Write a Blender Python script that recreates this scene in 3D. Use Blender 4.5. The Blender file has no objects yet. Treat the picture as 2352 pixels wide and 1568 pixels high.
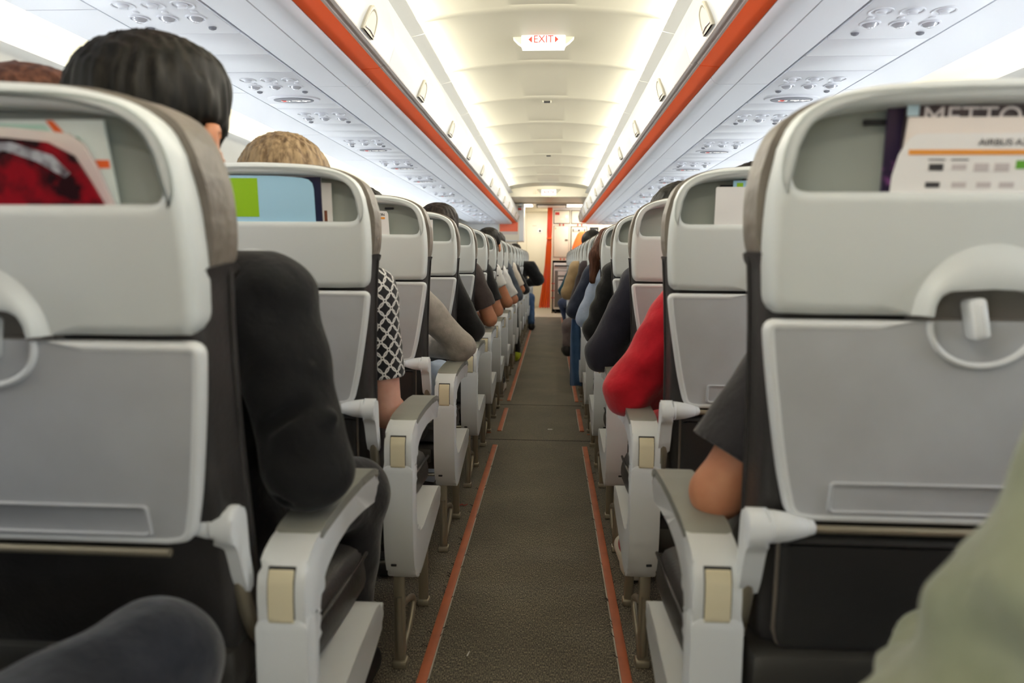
import bpy, bmesh, math, random
import numpy as np
from mathutils import Vector, Matrix
random.seed(7)
SC = bpy.context.scene
C = SC.collection

# ------------------------------------------------------------------ camera
F_PX, IMG_W = 1600.0, 2352.0
cam_d = bpy.data.cameras.new('camera')
cam = bpy.data.objects.new('camera', cam_d); C.objects.link(cam)
cam_d.sensor_width = 36.0
cam_d.lens = F_PX / IMG_W * 36.0
cam_d.clip_start = 0.02
Yc = Vector((91 / F_PX, 182 / F_PX, -1)).normalized()      # cabin axis seen from the camera
x0 = Vector((1, -0.0077, 0)); Xc = (x0 - x0.dot(Yc) * Yc).normalized(); Zc = Xc.cross(Yc)
cam.matrix_world = Matrix((Xc, Yc, Zc)).to_4x4()
cam.location = (0.065, 0, 1.07)
cam_d.dof.use_dof = True
cam_d.dof.focus_distance = 2.9
cam_d.dof.aperture_fstop = 3.2
SC.camera = cam

# ------------------------------------------------------------------ world, light, exposure
w = bpy.data.worlds.new('world'); SC.world = w; w.use_nodes = True
w.node_tree.nodes['Background'].inputs[0].default_value = (0.9, 0.95, 1, 1)
w.node_tree.nodes['Background'].inputs[1].default_value = 0.6
SC.view_settings.view_transform = 'Standard'
SC.view_settings.look = 'None'
SC.view_settings.gamma = 1.0
SC.view_settings.exposure = 0.1
SC.cycles.use_denoising = True
SC.cycles.adaptive_threshold = 0.02
SC.cycles.max_bounces = 8
SC.cycles.diffuse_bounces = 6
SC.cycles.glossy_bounces = 3
SC.cycles.sample_clamp_indirect = 6.0
COVE_W, SIDE_W, WINDOW_E, DOORFILL_E = 12.2, 3.3, 21.0, 4.5
ENTRY_W = 24.0
WARM, COOL = (1.0, 0.95, 0.83), (0.86, 0.93, 1.0)
Y_BACK, Y_BINSTART, Y_BINEND, Y_HEAD, Y_CARPET, Y_GALLEY, Y_END = -3.4, -1.5, 13.7, 12.2, 13.6, 14.75, 16.3

def area_light(name, loc, size, size_y, energy, color, direction):
    l = bpy.data.lights.new(name, 'AREA'); l.shape = 'RECTANGLE'
    l.size = size; l.size_y = size_y; l.energy = energy; l.color = color
    o = bpy.data.objects.new(name, l); C.objects.link(o); o.location = loc
    z = -Vector(direction).normalized(); y = Vector((0, 1, 0)); x = y.cross(z).normalized(); y = z.cross(x)
    o.matrix_world = Matrix.Translation(loc) @ Matrix((x, y, z)).transposed().to_4x4()
    return o
for s in (-1, 1):                                           # the tubes in the ceiling coves, the sidewall coves
    k = 0
    for i in range(-5, 8):
        y = 3.78 + 0.977 * i + 0.4885
        area_light('cove_light', (s * 0.66, y, 2.300), 0.02, 0.93, COVE_W, WARM, (-s * 0.72, 0, -0.65))
        if i % 2 == 0:
            area_light('sidewall_light', (s * 1.58, y, 1.87), 0.03, 1.9, SIDE_W, (1.0, 0.93, 0.72), (s * 0.9, 0, 0.2))

# ------------------------------------------------------------------ materials
def lin(c):
    return tuple((v / 12.92 if v <= 0.04045 else ((v + 0.055) / 1.055) ** 2.4) for v in c)
def rgb(r, g, b): return lin((r / 255, g / 255, b / 255)) + (1.0,)
MATS = {}
def mat(name, col, rough=0.5, metal=0.0, spec=0.5, noise=None, bump=None, emit=None, sheen=0.0, coat=0.0, stretch=(1, 1, 1), alpha=None, subsurf=0.0):
    if name in MATS: return MATS[name]
    m = bpy.data.materials.new(name); m.use_nodes = True; nt = m.node_tree
    b = nt.nodes['Principled BSDF']
    b.inputs['Base Color'].default_value = col
    b.inputs['Roughness'].default_value = rough
    b.inputs['Metallic'].default_value = metal
    b.inputs['Specular IOR Level'].default_value = spec
    if sheen: b.inputs['Sheen Weight'].default_value = sheen
    if coat: b.inputs['Coat Weight'].default_value = coat; b.inputs['Coat Roughness'].default_value = 0.2
    if subsurf:
        b.inputs['Subsurface Weight'].default_value = subsurf
        b.inputs['Subsurface Radius'].default_value = (0.02, 0.008, 0.004)
        b.inputs['Subsurface Scale'].default_value = 0.6
    if emit:
        b.inputs['Emission Color'].default_value = emit[0]; b.inputs['Emission Strength'].default_value = emit[1]
    def coords():
        tc = nt.nodes.new('ShaderNodeTexCoord'); mp = nt.nodes.new('ShaderNodeMapping')
        mp.inputs['Scale'].default_value = stretch
        nt.links.new(tc.outputs['Object'], mp.inputs['Vector']); return mp.outputs['Vector']
    if noise:                                               # (scale, second colour, contrast lo, hi)
        n = nt.nodes.new('ShaderNodeTexNoise'); n.inputs['Scale'].default_value = noise[0]; n.inputs['Detail'].default_value = 5
        r = nt.nodes.new('ShaderNodeMapRange'); r.inputs[1].default_value = noise[2]; r.inputs[2].default_value = noise[3]
        mx = nt.nodes.new('ShaderNodeMix'); mx.data_type = 'RGBA'
        mx.inputs[6].default_value = col; mx.inputs[7].default_value = noise[1]
        nt.links.new(coords(), n.inputs['Vector']); nt.links.new(n.outputs['Fac'], r.inputs[0]); nt.links.new(r.outputs[0], mx.inputs[0])
        nt.links.new(mx.outputs[2], b.inputs['Base Color'])
    if bump:                                                # (scale, strength, distance)
        n = nt.nodes.new('ShaderNodeTexNoise'); n.inputs['Scale'].default_value = bump[0]; n.inputs['Detail'].default_value = 4
        bp = nt.nodes.new('ShaderNodeBump'); bp.inputs['Strength'].default_value = bump[1]; bp.inputs['Distance'].default_value = bump[2]
        nt.links.new(coords(), n.inputs['Vector']); nt.links.new(n.outputs['Fac'], bp.inputs['Height']); nt.links.new(bp.outputs[0], b.inputs['Normal'])
    MATS[name] = m; return m
M_shell = mat('shell_plastic', rgb(210, 214, 212), 0.42, bump=(900, 0.15, 0.0006))
M_pocket = mat('pocket_plastic', rgb(154, 160, 153), 0.6, bump=(700, 0.25, 0.0008))
M_tray = mat('tray_plastic', rgb(192, 194, 197), 0.45, noise=(7, rgb(180, 181, 183), 0.35, 0.7), bump=(1400, 0.12, 0.0005))
M_mouth = mat('latch_well_plastic', rgb(128, 122, 116), 0.5)
M_rim = mat('rim_plastic', rgb(226, 228, 228), 0.38)
M_arm = mat('arm_plastic', rgb(226, 229, 231), 0.42)
M_pad = mat('arm_pad_rubber', rgb(146, 147, 140), 0.42, bump=(600, 0.2, 0.0006))
M_beige = mat('beige_plastic', rgb(226, 215, 184), 0.4)
M_gap = mat('dark_gap', rgb(38, 38, 40), 0.7)
M_leather = mat('dark_leather', rgb(60, 57, 56), 0.42, noise=(9, rgb(44, 42, 41), 0.3, 0.7), bump=(160, 0.35, 0.003))
M_headleather = mat('headrest_leather', rgb(128, 119, 108), 0.42, noise=(9, rgb(98, 90, 82), 0.3, 0.7), bump=(60, 0.5, 0.006))
M_pouch = mat('pouch_vinyl', rgb(48, 47, 46), 0.45, bump=(40, 0.3, 0.004))
M_frame = mat('seat_frame_metal', rgb(70, 68, 64), 0.45, 0.4)
M_leg = mat('leg_metal', rgb(156, 147, 128), 0.38, 0.55)
M_chrome = mat('chrome', rgb(210, 208, 200), 0.22, 1.0)
M_ceil = mat('ceiling_plastic', rgb(212, 208, 190), 0.5)
M_bin = mat('bin_plastic', rgb(184, 185, 186), 0.38)
M_psu = mat('panel_plastic', rgb(234, 237, 244), 0.45)
M_psu2 = mat('unit_plastic', rgb(230, 233, 241), 0.45)
M_orange = mat('orange_strip', rgb(255, 96, 26), 0.6, spec=0.2)
M_gasket = mat('grey_gasket', rgb(206, 196, 190), 0.5, bump=(30, 0.4, 0.004))
M_wall = mat('sidewall_plastic', rgb(236, 234, 226), 0.5)
M_cream = mat('galley_cream', rgb(238, 230, 208), 0.45)
M_white = mat('white_plastic', rgb(238, 238, 236), 0.4)
M_black = mat('black_plastic', rgb(24, 24, 25), 0.5)
M_red = mat('red_plastic', rgb(206, 52, 40), 0.45)
M_lens = mat('lamp_lens', rgb(205, 208, 218), 0.15, 0.2)
M_ovalgrey = mat('sign_grey', rgb(128, 130, 140), 0.5)
M_signlit = mat('sign_lit', (0.5, 0.5, 0.5, 1), 0.4, emit=((1, 1, 1, 1), 0.75))
M_redlit = mat('sign_red', rgb(205, 60, 45), 0.4, emit=(rgb(220, 60, 45), 0.35))
M_iconlit = mat('icon_lit', (0.7, 0.69, 0.67, 1), 0.4, emit=((1, 0.97, 0.93, 1), 0.6))
M_pane = mat('window_daylight', (1, 1, 1, 1), 0.4, emit=((0.86, 0.93, 1.0, 1), WINDOW_E))
M_lampfront = mat('entry_lamp_panel', (1, 1, 1, 1), 0.4, emit=((1, 0.97, 0.88, 1), 2.0))
M_rearfill = mat('rear_fill_panel', (1, 1, 1, 1), 0.4, emit=((1, 0.97, 0.88, 1), 2.2))  # glow for the unseen fill panels added behind the camera

def carpet():
    m = bpy.data.materials.new('carpet'); m.use_nodes = True; nt = m.node_tree; b = nt.nodes['Principled BSDF']
    tc = nt.nodes.new('ShaderNodeTexCoord')
    def nz(scale, st, det=3):
        mp = nt.nodes.new('ShaderNodeMapping'); mp.inputs['Scale'].default_value = st
        n = nt.nodes.new('ShaderNodeTexNoise'); n.inputs['Scale'].default_value = scale; n.inputs['Detail'].default_value = det
        nt.links.new(tc.outputs['Object'], mp.inputs['Vector']); nt.links.new(mp.outputs[0], n.inputs['Vector']); return n.outputs['Fac']
    fine, big = nz(150, (3.0, 0.8, 1)), nz(3, (1, 1, 1))
    ramp = nt.nodes.new('ShaderNodeValToRGB'); e = ramp.color_ramp.elements
    e[0].position = 0.36; e[0].color = rgb(40, 37, 31); e[1].position = 0.70; e[1].color = rgb(176, 165, 140)
    x = e.new(0.52); x.color = rgb(96, 89, 76)
    ad = nt.nodes.new('ShaderNodeMath'); ad.operation = 'MULTIPLY_ADD'; ad.inputs[1].default_value = 0.12
    nt.links.new(big, ad.inputs[0]); nt.links.new(fine, ad.inputs[2])
    sb = nt.nodes.new('ShaderNodeMath'); sb.operation = 'SUBTRACT'; sb.inputs[1].default_value = 0.06
    nt.links.new(ad.outputs[0], sb.inputs[0]); nt.links.new(sb.outputs[0], ramp.inputs[0])
    nt.links.new(ramp.outputs[0], b.inputs['Base Color'])
    b.inputs['Roughness'].default_value = 0.62; b.inputs['Specular IOR Level'].default_value = 0.45
    bp = nt.nodes.new('ShaderNodeBump'); bp.inputs['Strength'].default_value = 0.7; bp.inputs['Distance'].default_value = 0.004
    nt.links.new(fine, bp.inputs['Height']); nt.links.new(bp.outputs[0], b.inputs['Normal'])
    return m
M_carpet = carpet()
M_entry = mat('entry_floor', rgb(196, 186, 168), 0.55, noise=(60, rgb(176, 166, 150), 0.3, 0.7))

# ------------------------------------------------------------------ mesh helpers
def mesh(name, verts, faces, m, smooth=True, mi=None, sharp=40):
    me = bpy.data.meshes.new(name)
    me.from_pydata([tuple(map(float, v)) for v in verts], [], faces); me.validate()
    for x in (m if isinstance(m, (list, tuple)) else [m]): me.materials.append(x)
    if mi is not None and len(mi) == len(me.polygons): me.polygons.foreach_set('material_index', mi)
    bm = bmesh.new(); bm.from_mesh(me); bmesh.ops.recalc_face_normals(bm, faces=bm.faces[:])
    if smooth:
        for f in bm.faces: f.smooth = True
        lim = math.radians(sharp)
        for e in bm.edges:
            if len(e.link_faces) == 2 and e.calc_face_angle(0) > lim: e.smooth = False
    bm.to_mesh(me); bm.free(); return me
def link(name, me, parent=None, loc=(0, 0, 0)):
    o = bpy.data.objects.new(name, me); C.objects.link(o); o.location = loc
    if parent is not None: o.parent = parent
    return o
def tag(o, label=None, cat=None, group=None, kind=None):
    if label: o['label'] = label
    if cat: o['category'] = cat
    if group: o['group'] = group
    if kind: o['kind'] = kind
    return o
def thing(name, loc, label, cat, group=None):
    o = bpy.data.objects.new(name, None); C.objects.link(o); o.location = loc; o.empty_display_size = 0.05
    return tag(o, label, cat, group)
def struct(name, me, loc=(0, 0, 0)): return tag(link(name, me, None, loc), kind='structure')

class G:                                                     # gathers one mesh
    def __init__(s): s.v, s.f, s.mi = [], [], []
    def add(s, v, f, mi=0):
        o = len(s.v); s.v += [tuple(p) for p in v]; s.f += [tuple(i + o for i in q) for q in f]; s.mi += [mi] * len(f)
    def loft(s, loops, cap0=True, cap1=True, closed=True, mi=0):
        n = len(loops[0]); v = [p for l in loops for p in l]; f = []
        for a in range(len(loops) - 1):
            for i in range(n if closed else n - 1):
                j = (i + 1) % n
                f.append((a * n + i, a * n + j, (a + 1) * n + j, (a + 1) * n + i))
        if cap0: f.append(tuple(range(n)))
        if cap1: f.append(tuple((len(loops) - 1) * n + i for i in range(n)))
        s.add(v, f, mi)
    def box(s, x0, x1, y0, y1, z0, z1, bev=0.0, seg=2, mi=0, rot=None, org=None):
        bm = bmesh.new(); bmesh.ops.create_cube(bm, size=1)
        for q in bm.verts: q.co = Vector(((x0 + x1) / 2 + q.co.x * (x1 - x0), (y0 + y1) / 2 + q.co.y * (y1 - y0), (z0 + z1) / 2 + q.co.z * (z1 - z0)))
        if bev: bmesh.ops.bevel(bm, geom=bm.edges[:] , offset=bev, segments=seg, profile=0.5, affect='EDGES')
        if rot is not None:
            c = Vector(org); [setattr(q, 'co', c + rot @ (q.co - c)) for q in bm.verts]
        bm.verts.index_update(); s.add([q.co[:] for q in bm.verts], [[q.index for q in f.verts] for f in bm.faces], mi); bm.free()
    def prism(s, outline, lo, hi, axis='x', bev=0.0, seg=2, mi=0):
        bm = bmesh.new()
        def P(a, b, t): return {'x': (t, a, b), 'y': (a, t, b), 'z': (a, b, t)}[axis]
        A = [bm.verts.new(P(a, b, lo)) for a, b in outline]; B = [bm.verts.new(P(a, b, hi)) for a, b in outline]
        n = len(A); caps = [bm.faces.new(A), bm.faces.new(B[::-1])]
        for i in range(n): bm.faces.new((A[i], B[i], B[(i + 1) % n], A[(i + 1) % n]))
        if bev:
            es = list({e for f in caps for e in f.edges}); bmesh.ops.bevel(bm, geom=es, offset=bev, segments=seg, profile=0.5, affect='EDGES')
        bm.verts.index_update(); s.add([q.co[:] for q in bm.verts], [[q.index for q in f.verts] for f in bm.faces], mi); bm.free()
    def tube(s, path, r, n=10, mi=0, cap=True, flat=1.0):
        path = [Vector(p) for p in path]; loops = []; up = None
        for i, p in enumerate(path):
            t = (path[min(i + 1, len(path) - 1)] - path[max(i - 1, 0)]).normalized()
            if up is None: up = t.orthogonal().normalized()
            up = (up - up.dot(t) * t).normalized(); bi = t.cross(up)
            rr = r[i] if isinstance(r, (list, tuple)) else r
            loops.append([p + up * math.cos(k * 2 * math.pi / n) * rr + bi * math.sin(k * 2 * math.pi / n) * rr * flat for k in range(n)])
        s.loft(loops, cap, cap, True, mi)
    def ellipsoid(s, c, r, nu=16, nv=10, mi=0):
        loops = []
        for j in range(nv + 1):
            th = math.pi * (0.02 + 0.96 * j / nv)
            loops.append([(c[0] + r[0] * math.sin(th) * math.cos(2 * math.pi * i / nu), c[1] + r[1] * math.sin(th) * math.sin(2 * math.pi * i / nu), c[2] + r[2] * math.cos(th)) for i in range(nu)])
        s.loft(loops, True, True, True, mi)
    def build(s, name, m, mirror=False, smooth=True, sharp=40, off=None):
        v = s.v
        if mirror: v = [(-p[0], p[1], p[2]) for p in v]
        if off is not None: v = [(p[0] - off[0], p[1] - off[1], p[2] - off[2]) for p in v]
        return mesh(name, v, s.f, m, smooth, s.mi, sharp)
def fill(g, outer, holes, d, mi=0):                           # flat triangulated face in the seat-back plane
    from mathutils.geometry import tessellate_polygon
    ls = [[Vector((p[0], p[1], 0)) for p in l] for l in [outer] + holes]
    pts = [p for l in [outer] + holes for p in l]
    g.add(onback(pts, d), [tuple(t) for t in tessellate_polygon(ls)], mi)
def crom(pts, n):                                            # n samples along an open Catmull-Rom line
    P = [np.array(p, float) for p in pts]; P = [2 * P[0] - P[1]] + P + [2 * P[-1] - P[-2]]
    D = []
    for i in range(1, len(P) - 2):
        for t in np.linspace(0, 1, 12, endpoint=False):
            a, b, c, d = P[i - 1:i + 3]
            D.append(0.5 * (2 * b + (c - a) * t + (2 * a - 5 * b + 4 * c - d) * t * t + (3 * b - a - 3 * c + d) * t ** 3))
    D.append(P[-2]); D = np.array(D)
    L = np.concatenate([[0], np.cumsum(np.linalg.norm(np.diff(D, axis=0), axis=1))])
    q = np.linspace(0, L[-1], n); return [np.array([np.interp(t, L, D[:, k]) for k in range(D.shape[1])]) for t in q]
def poly(pts, n):                                            # n samples along straight pieces
    D = np.array(pts, float); L = np.concatenate([[0], np.cumsum(np.linalg.norm(np.diff(D, axis=0), axis=1))])
    return [np.array([np.interp(t, L, D[:, k]) for k in range(D.shape[1])]) for t in np.linspace(0, L[-1], n)]
def joinsec(*secs):
    out = []
    for s in secs: out += list(s)[:-1]
    return np.array(out)
def inset(loop, d, wt=None):                                          # loop: (n,2) counter-clockwise or not, d > 0 moves in
    n = len(loop); nx = np.roll(loop, -1, 0) - np.roll(loop, 1, 0)
    nr = np.stack([-nx[:, 1], nx[:, 0]], 1); nr /= np.maximum(np.linalg.norm(nr, axis=1, keepdims=True), 1e-9)
    area = np.sum(loop[:, 0] * np.roll(loop[:, 1], -1) - np.roll(loop[:, 0], -1) * loop[:, 1])
    return loop + nr * d * (1 if area > 0 else -1) * (1 if wt is None else wt[:, None])
def text_me(txt, size, m, depth=0.0004, align='CENTER'):
    cu = bpy.data.curves.new('lettering', 'FONT'); cu.body = txt; cu.size = size; cu.extrude = depth; cu.align_x = align; cu.align_y = 'CENTER'
    o = bpy.data.objects.new('lettering', cu); C.objects.link(o)
    dg = bpy.context.evaluated_depsgraph_get(); me = bpy.data.meshes.new_from_object(o.evaluated_get(dg))
    bpy.data.objects.remove(o); bpy.data.curves.remove(cu); me.materials.clear(); me.materials.append(m); return me
ORD = ['', 'nearest', 'second', 'third', 'fourth', 'fifth', 'sixth', 'seventh', 'eighth', 'ninth', 'tenth', 'eleventh', 'twelfth', 'thirteenth', 'fourteenth', 'fifteenth', 'sixteenth', 'seventeenth']
SIDE = {-1: 'left', 1: 'right'}

# ------------------------------------------------------------------ cabin shell
g = G(); g.box(-2.05, 2.05, Y_BACK, Y_CARPET, -0.05, 0); struct('floor', g.build('floor', M_carpet, smooth=False))
g = G(); g.box(-2.05, 2.05, Y_CARPET, Y_END, -0.05, 0.002); struct('floor', g.build('floor_entry', M_entry, smooth=False))
g = G(); g.box(-2.05, 2.05, Y_CARPET - 0.02, Y_CARPET + 0.03, 0, 0.006, 0.002); struct('trim_1', g.build('trim_1', mat('threshold_metal', rgb(190, 184, 172), 0.35, 0.7)))
# ceiling arch in panels with stepped seams
def arch(x): return 2.37 - 0.050 * (abs(x) / 0.62) ** 2.2
XS = [-0.735, -0.735, -0.71] + list(np.linspace(-0.66, 0.66, 45)) + [0.71, 0.735, 0.735]
def archrow(y, up):
    r = []
    for i, x in enumerate(XS):
        z = arch(x) if abs(x) < 0.7 else (2.262 if abs(x) < 0.72 else 2.262)
        if i in (0, len(XS) - 1): z = 2.232
        elif i in (1, len(XS) - 2): z = 2.25
        elif i in (2, len(XS) - 3): z = 2.272
        r.append((x, y, z + up))
    return r
g = G(); rows = [archrow(Y_BINSTART, 0)]
for k in range(-7, 9):
    y = 3.78 + 0.977 * k
    if y > Y_BINSTART + 0.1:
        rows += [archrow(y - 0.075, 0.0), archrow(y - 0.06, -0.007), archrow(y - 0.022, -0.012), archrow(y - 0.003, -0.012), archrow(y, 0.010), archrow(y + 0.008, 0.010), archrow(y + 0.013, 0.0)]
rows.append(archrow(Y_HEAD, 0)); g.loft(rows, False, False, False)
struct('ceiling', g.build('ceiling', M_ceil, sharp=25))
for s in (-1, 1):                                            # cove covers beside the arch
    g = G(); seg = [Y_BINSTART] + [3.78 + 0.977 * k for k in range(-7, 9) if 3.78 + 0.977 * k > Y_BINSTART + 0.2] + [Y_HEAD]
    for a, b in zip(seg[:-1], seg[1:]):
        L = [(0.735, 2.222), (0.69, 2.238), (0.655, 2.246), (0.624, 2.253), (0.617, 2.255), (0.622, 2.257), (0.655, 2.252), (0.735, 2.236)]
        g.loft([[(s * x, a + 0.002, z) for x, z in L], [(s * x, b - 0.002, z) for x, z in L]])
    struct('trim_%d' % (2 if s < 0 else 3), g.build('trim_2', mat('cove_cover', rgb(206, 205, 199), 0.45)))
# sidewalls, sidewall coves, windows
for s in (-1, 1):
    prof = [(1.50, 1.95), (1.62, 1.97), (1.72, 1.92), (1.775, 1.84), (1.785, 1.80), (1.755, 1.79), (1.75, 1.778), (1.79, 1.76), (1.85, 1.66), (1.92, 1.48), (1.985, 1.2), (2.02, 0.9), (2.0, 0.5), (1.94, 0.2), (1.9, 0.0), (2.06, 0.0), (2.1, 2.0), (1.5, 2.0)]
    g = G(); g.loft([[(s * x, y, z) for x, z in prof] for y in (Y_BACK, Y_END)])
    struct('wall_' + SIDE[s], g.build('wall', M_wall, sharp=35))
    k = 0
    for i in range(-5, 23):
        y = 0.55 + 0.57 * i; k += 1
        if y > 12.8: break
        ring = [(math.cos(t), math.sin(t)) for t in np.linspace(0, 2 * math.pi, 28, endpoint=False)]
        def oval(rx, rz, off):
            out = []
            for c, q in ring:
                cy = math.copysign(abs(c) ** 0.7, c) * rx; cz = 1.17 + math.copysign(abs(q) ** 0.75, q) * rz
                xw = np.interp(cz, [0.9, 1.2, 1.48, 1.66], [2.02, 1.985, 1.92, 1.85]) - off
                out.append((s * xw, y + cy, cz))
            return out
        g = G(); g.loft([oval(0.17, 0.235, 0.0), oval(0.165, 0.23, 0.012), oval(0.14, 0.2, 0.010), oval(0.125, 0.18, 0.004)], False, False)
        g.loft([oval(0.13, 0.185, 0.004)], True, False, mi=1)
        struct('window_%d' % (k + (40 if s > 0 else 0)), g.build('window', [M_wall, M_pane]))
# fixed panels under the bins: white lip, inboard panel, outboard panel; dark grooves beside the service strip
for s in (-1, 1):
    prof = [(0.704, 1.832), (0.712, 1.818), (0.722, 1.806), (0.738, 1.80), (0.77, 1.799), (0.805, 1.80), (0.808, 1.803), (0.811, 1.80), (0.938, 1.80), (0.938, 1.84), (0.704, 1.84)]
    g = G(); cuts = [Y_BINSTART] + [0.93 + 2.07 * k for k in range(-2, 7) if 0.93 + 2.07 * k > Y_BINSTART + 0.2] + [Y_BINEND]
    for a, b in zip(cuts[:-1], cuts[1:]): g.loft([[(s * x, a + 0.002, z) for x, z in prof], [(s * x, b - 0.002, z) for x, z in prof]])
    struct('trim_%d' % (4 if s < 0 else 5), g.build('inner_panel', M_psu, sharp=30))
    g = G(); prof = [(1.286, 1.80), (1.505, 1.80), (1.515, 1.806), (1.515, 1.84), (1.286, 1.84)]
    cuts = [Y_BINSTART] + [2.08 + 1.02 * k for k in range(-5, 14) if Y_BINSTART + 0.2 < 2.08 + 1.02 * k < 13.5] + [Y_BINEND]
    for a, b in zip(cuts[:-1], cuts[1:]): g.loft([[(s * x, a + 0.003, z) for x, z in prof], [(s * x, b - 0.003, z) for x, z in prof]])
    struct('trim_%d' % (6 if s < 0 else 7), g.build('outer_panel', M_psu, sharp=30))
    g = G(); g.box(min(s * 0.90, s * 1.52), max(s * 0.90, s * 1.52), Y_BINSTART, Y_BINEND, 1.825, 1.86)
    struct('trim_%d' % (8 if s < 0 else 9), g.build('groove_backing', M_gap, smooth=False))
# cabin rear and front walls
g = G(); g.box(-2.1, 2.1, Y_BACK - 0.1, Y_BACK, 0, 2.45); struct('wall_rear', g.build('wall', M_cream, smooth=False))
M_doorfill = mat('door_fill_glow', (1, 1, 1, 1), 0.5, emit=((0.9, 0.95, 1.0, 1), DOORFILL_E))
for s in (-1, 1):                                            # unseen glowing rear doors and ceiling panels, added to brighten the seat backs
    g = G(); g.box(s * 1.96 - 0.02, s * 1.96 + 0.02, -2.95, -2.05, 0.05, 1.92, mi=0)
    for a, b, c, d in ((-3.03, -2.95, 0.0, 2.0), (-2.05, -1.97, 0.0, 2.0), (-2.95, -2.05, 1.92, 2.0)): g.box(s * 1.93 - 0.04, s * 1.93 + 0.04, a, b, c, d, 0.01, mi=1)
    struct('door_%d' % (1 if s < 0 else 2), g.build('door', [M_doorfill, M_white]))
    g = G(); g.box(s * 0.62 - 0.45, s * 0.62 + 0.45, -2.75, -2.3, 2.17, 2.2, 0.005); struct('trim_%d' % (90 + s), g.build('lamp', M_rearfill))
g = G(); g.box(-2.1, 2.1, Y_BACK, -1.5, 2.2, 2.3); struct('ceiling', g.build('soffit', M_cream, smooth=False))
g = G(); g.box(-2.1, 2.1, Y_END, Y_END + 0.1, 0, 2.45); struct('wall_front', g.build('wall', M_cream, smooth=False))
g = G(); g.box(-2.1, 2.1, Y_BINEND, Y_END, 2.20, 2.3); struct('ceiling', g.build('wall', M_cream, smooth=False))
g = G(); g.box(-2.1, 2.1, Y_BINEND, Y_BINEND + 0.02, 2.2, 2.6); g.box(-2.1, 2.1, Y_BACK, Y_BINEND, 2.58, 2.6); struct('ceiling', g.build('wall', M_cream, smooth=False))
# header above the end of the arch
hd = [(x, arch(x)) for x in np.linspace(-0.7, 0.7, 30)]
g = G(); g.prism([(x, z + 0.02) for x, z in hd] + [(0.74, 2.225), (0.70, 2.185), (-0.70, 2.185), (-0.74, 2.225)], Y_HEAD, Y_HEAD + 0.05, 'y', 0.006)
g.box(-0.72, 0.72, Y_HEAD + 0.05, Y_BINEND + 0.1, 2.21, 2.24)
struct('trim_10', g.build('header', M_cream))

# ------------------------------------------------------------------ overhead bins
door_prof = [(0.590, 1.842), (0.584, 1.860), (0.576, 1.882), (0.566, 1.912), (0.563, 1.942), (0.567, 1.975), (0.576, 2.006), (0.596, 2.07), (0.625, 2.135), (0.66, 2.195), (0.70, 2.236)]
BINS = [(-1.5, -1.08), (-1.08, 0.88), (0.88, 2.84), (2.84, 4.80), (4.80, 6.76), (6.76, 8.72), (8.72, 10.68), (10.68, 12.64), (12.64, 13.68)]
BINWHO = ['behind', 'beside', 'nearest in view', 'second', 'third', 'fourth', 'fifth', 'sixth', 'last before the galley']
def bin_door_at(z): return np.interp(z, [p[1] for p in door_prof], [p[0] for p in door_prof])
for s in (-1, 1):
    for k, (a, b) in enumerate(BINS):
        if b < 0: continue
        t = thing('overhead_bin', (s * 0.6, a, 1.84), 'white overhead bin with orange strip, %s on the %s of the aisle' % (BINWHO[k], SIDE[s]), 'overhead bin')
        o = (s * 0.6, a, 1.84)
        g = G(); pr = crom(door_prof, 30); pr = [tuple(p) for p in pr] + [(0.73, 2.236), (0.73, 1.86), (0.60, 1.842)]
        L = []
        for y, ins in ((a + 0.003, 0.004), (a + 0.010, 0.0), (b - 0.010, 0.0), (b - 0.003, 0.004)):
            L.append([(s * (x + (ins if x < 0.72 else 0)), y, z) for x, z in pr])
        g.loft(L); link('door', g.build('door', M_bin, off=o, sharp=45), t)
        g = G(); L = [(0.592, 1.845), (0.590, 1.838), (0.600, 1.834), (0.604, 1.842), (0.616, 1.843), (0.620, 1.836), (0.628, 1.834), (0.628, 1.85), (0.592, 1.852)]
        g.loft([[(s * x, y, z) for x, z in L] for y in (a + 0.003, b - 0.003)]); link('gasket', g.build('gasket', M_gasket, off=o, sharp=30), t)
        g = G(); L = [(0.628, 1.835), (0.628, 1.832), (0.665, 1.8285), (0.704, 1.826), (0.704, 1.845), (0.628, 1.85)]
        g.loft([[(s * x, y, z) for x, z in L] for y in (a + 0.003, b - 0.003)]); link('orange_strip', g.build('strip', M_orange, off=o, sharp=30), t)
        g = G(); g.box(min(s * 0.74, s * 0.95), max(s * 0.74, s * 0.95), a + 0.003, b - 0.003, 1.87, 2.22); link('bin_body', g.build('body', M_bin, off=o, smooth=False), t)
        for hy in (a + 0.62, a + 1.60):
            if hy > b - 0.1: continue
            def ring(sc, off):
                out = []
                for th in np.linspace(-0.12, math.pi + 0.12, 22):
                    y = hy + 0.066 * sc * math.cos(th); z = 1.852 + 0.088 * sc * max(math.sin(th), -0.05) ** 0.85 if math.sin(th) > 0 else 1.848
                    out.append((s * (bin_door_at(z) - off), y, z))
                return out
            g = G(); g.loft([ring(1.0, -0.002), ring(1.0, 0.008), ring(0.95, 0.012), ring(0.86, 0.012), ring(0.80, 0.006), ring(0.78, 0.010)], False, True)
            h = link('handle', g.build('handle', mat('handle_plastic', rgb(174, 168, 152), 0.5), off=o), t)
            g = G(); g.tube([ (s * (bin_door_at(1.858) - 0.012), hy - 0.055, 1.858), (s * (bin_door_at(1.858) - 0.014), hy, 1.862), (s * (bin_door_at(1.858) - 0.012), hy + 0.055, 1.858)], 0.0025, 8)
            link('release_lever', g.build('lever', M_gasket, off=o), h)

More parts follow.
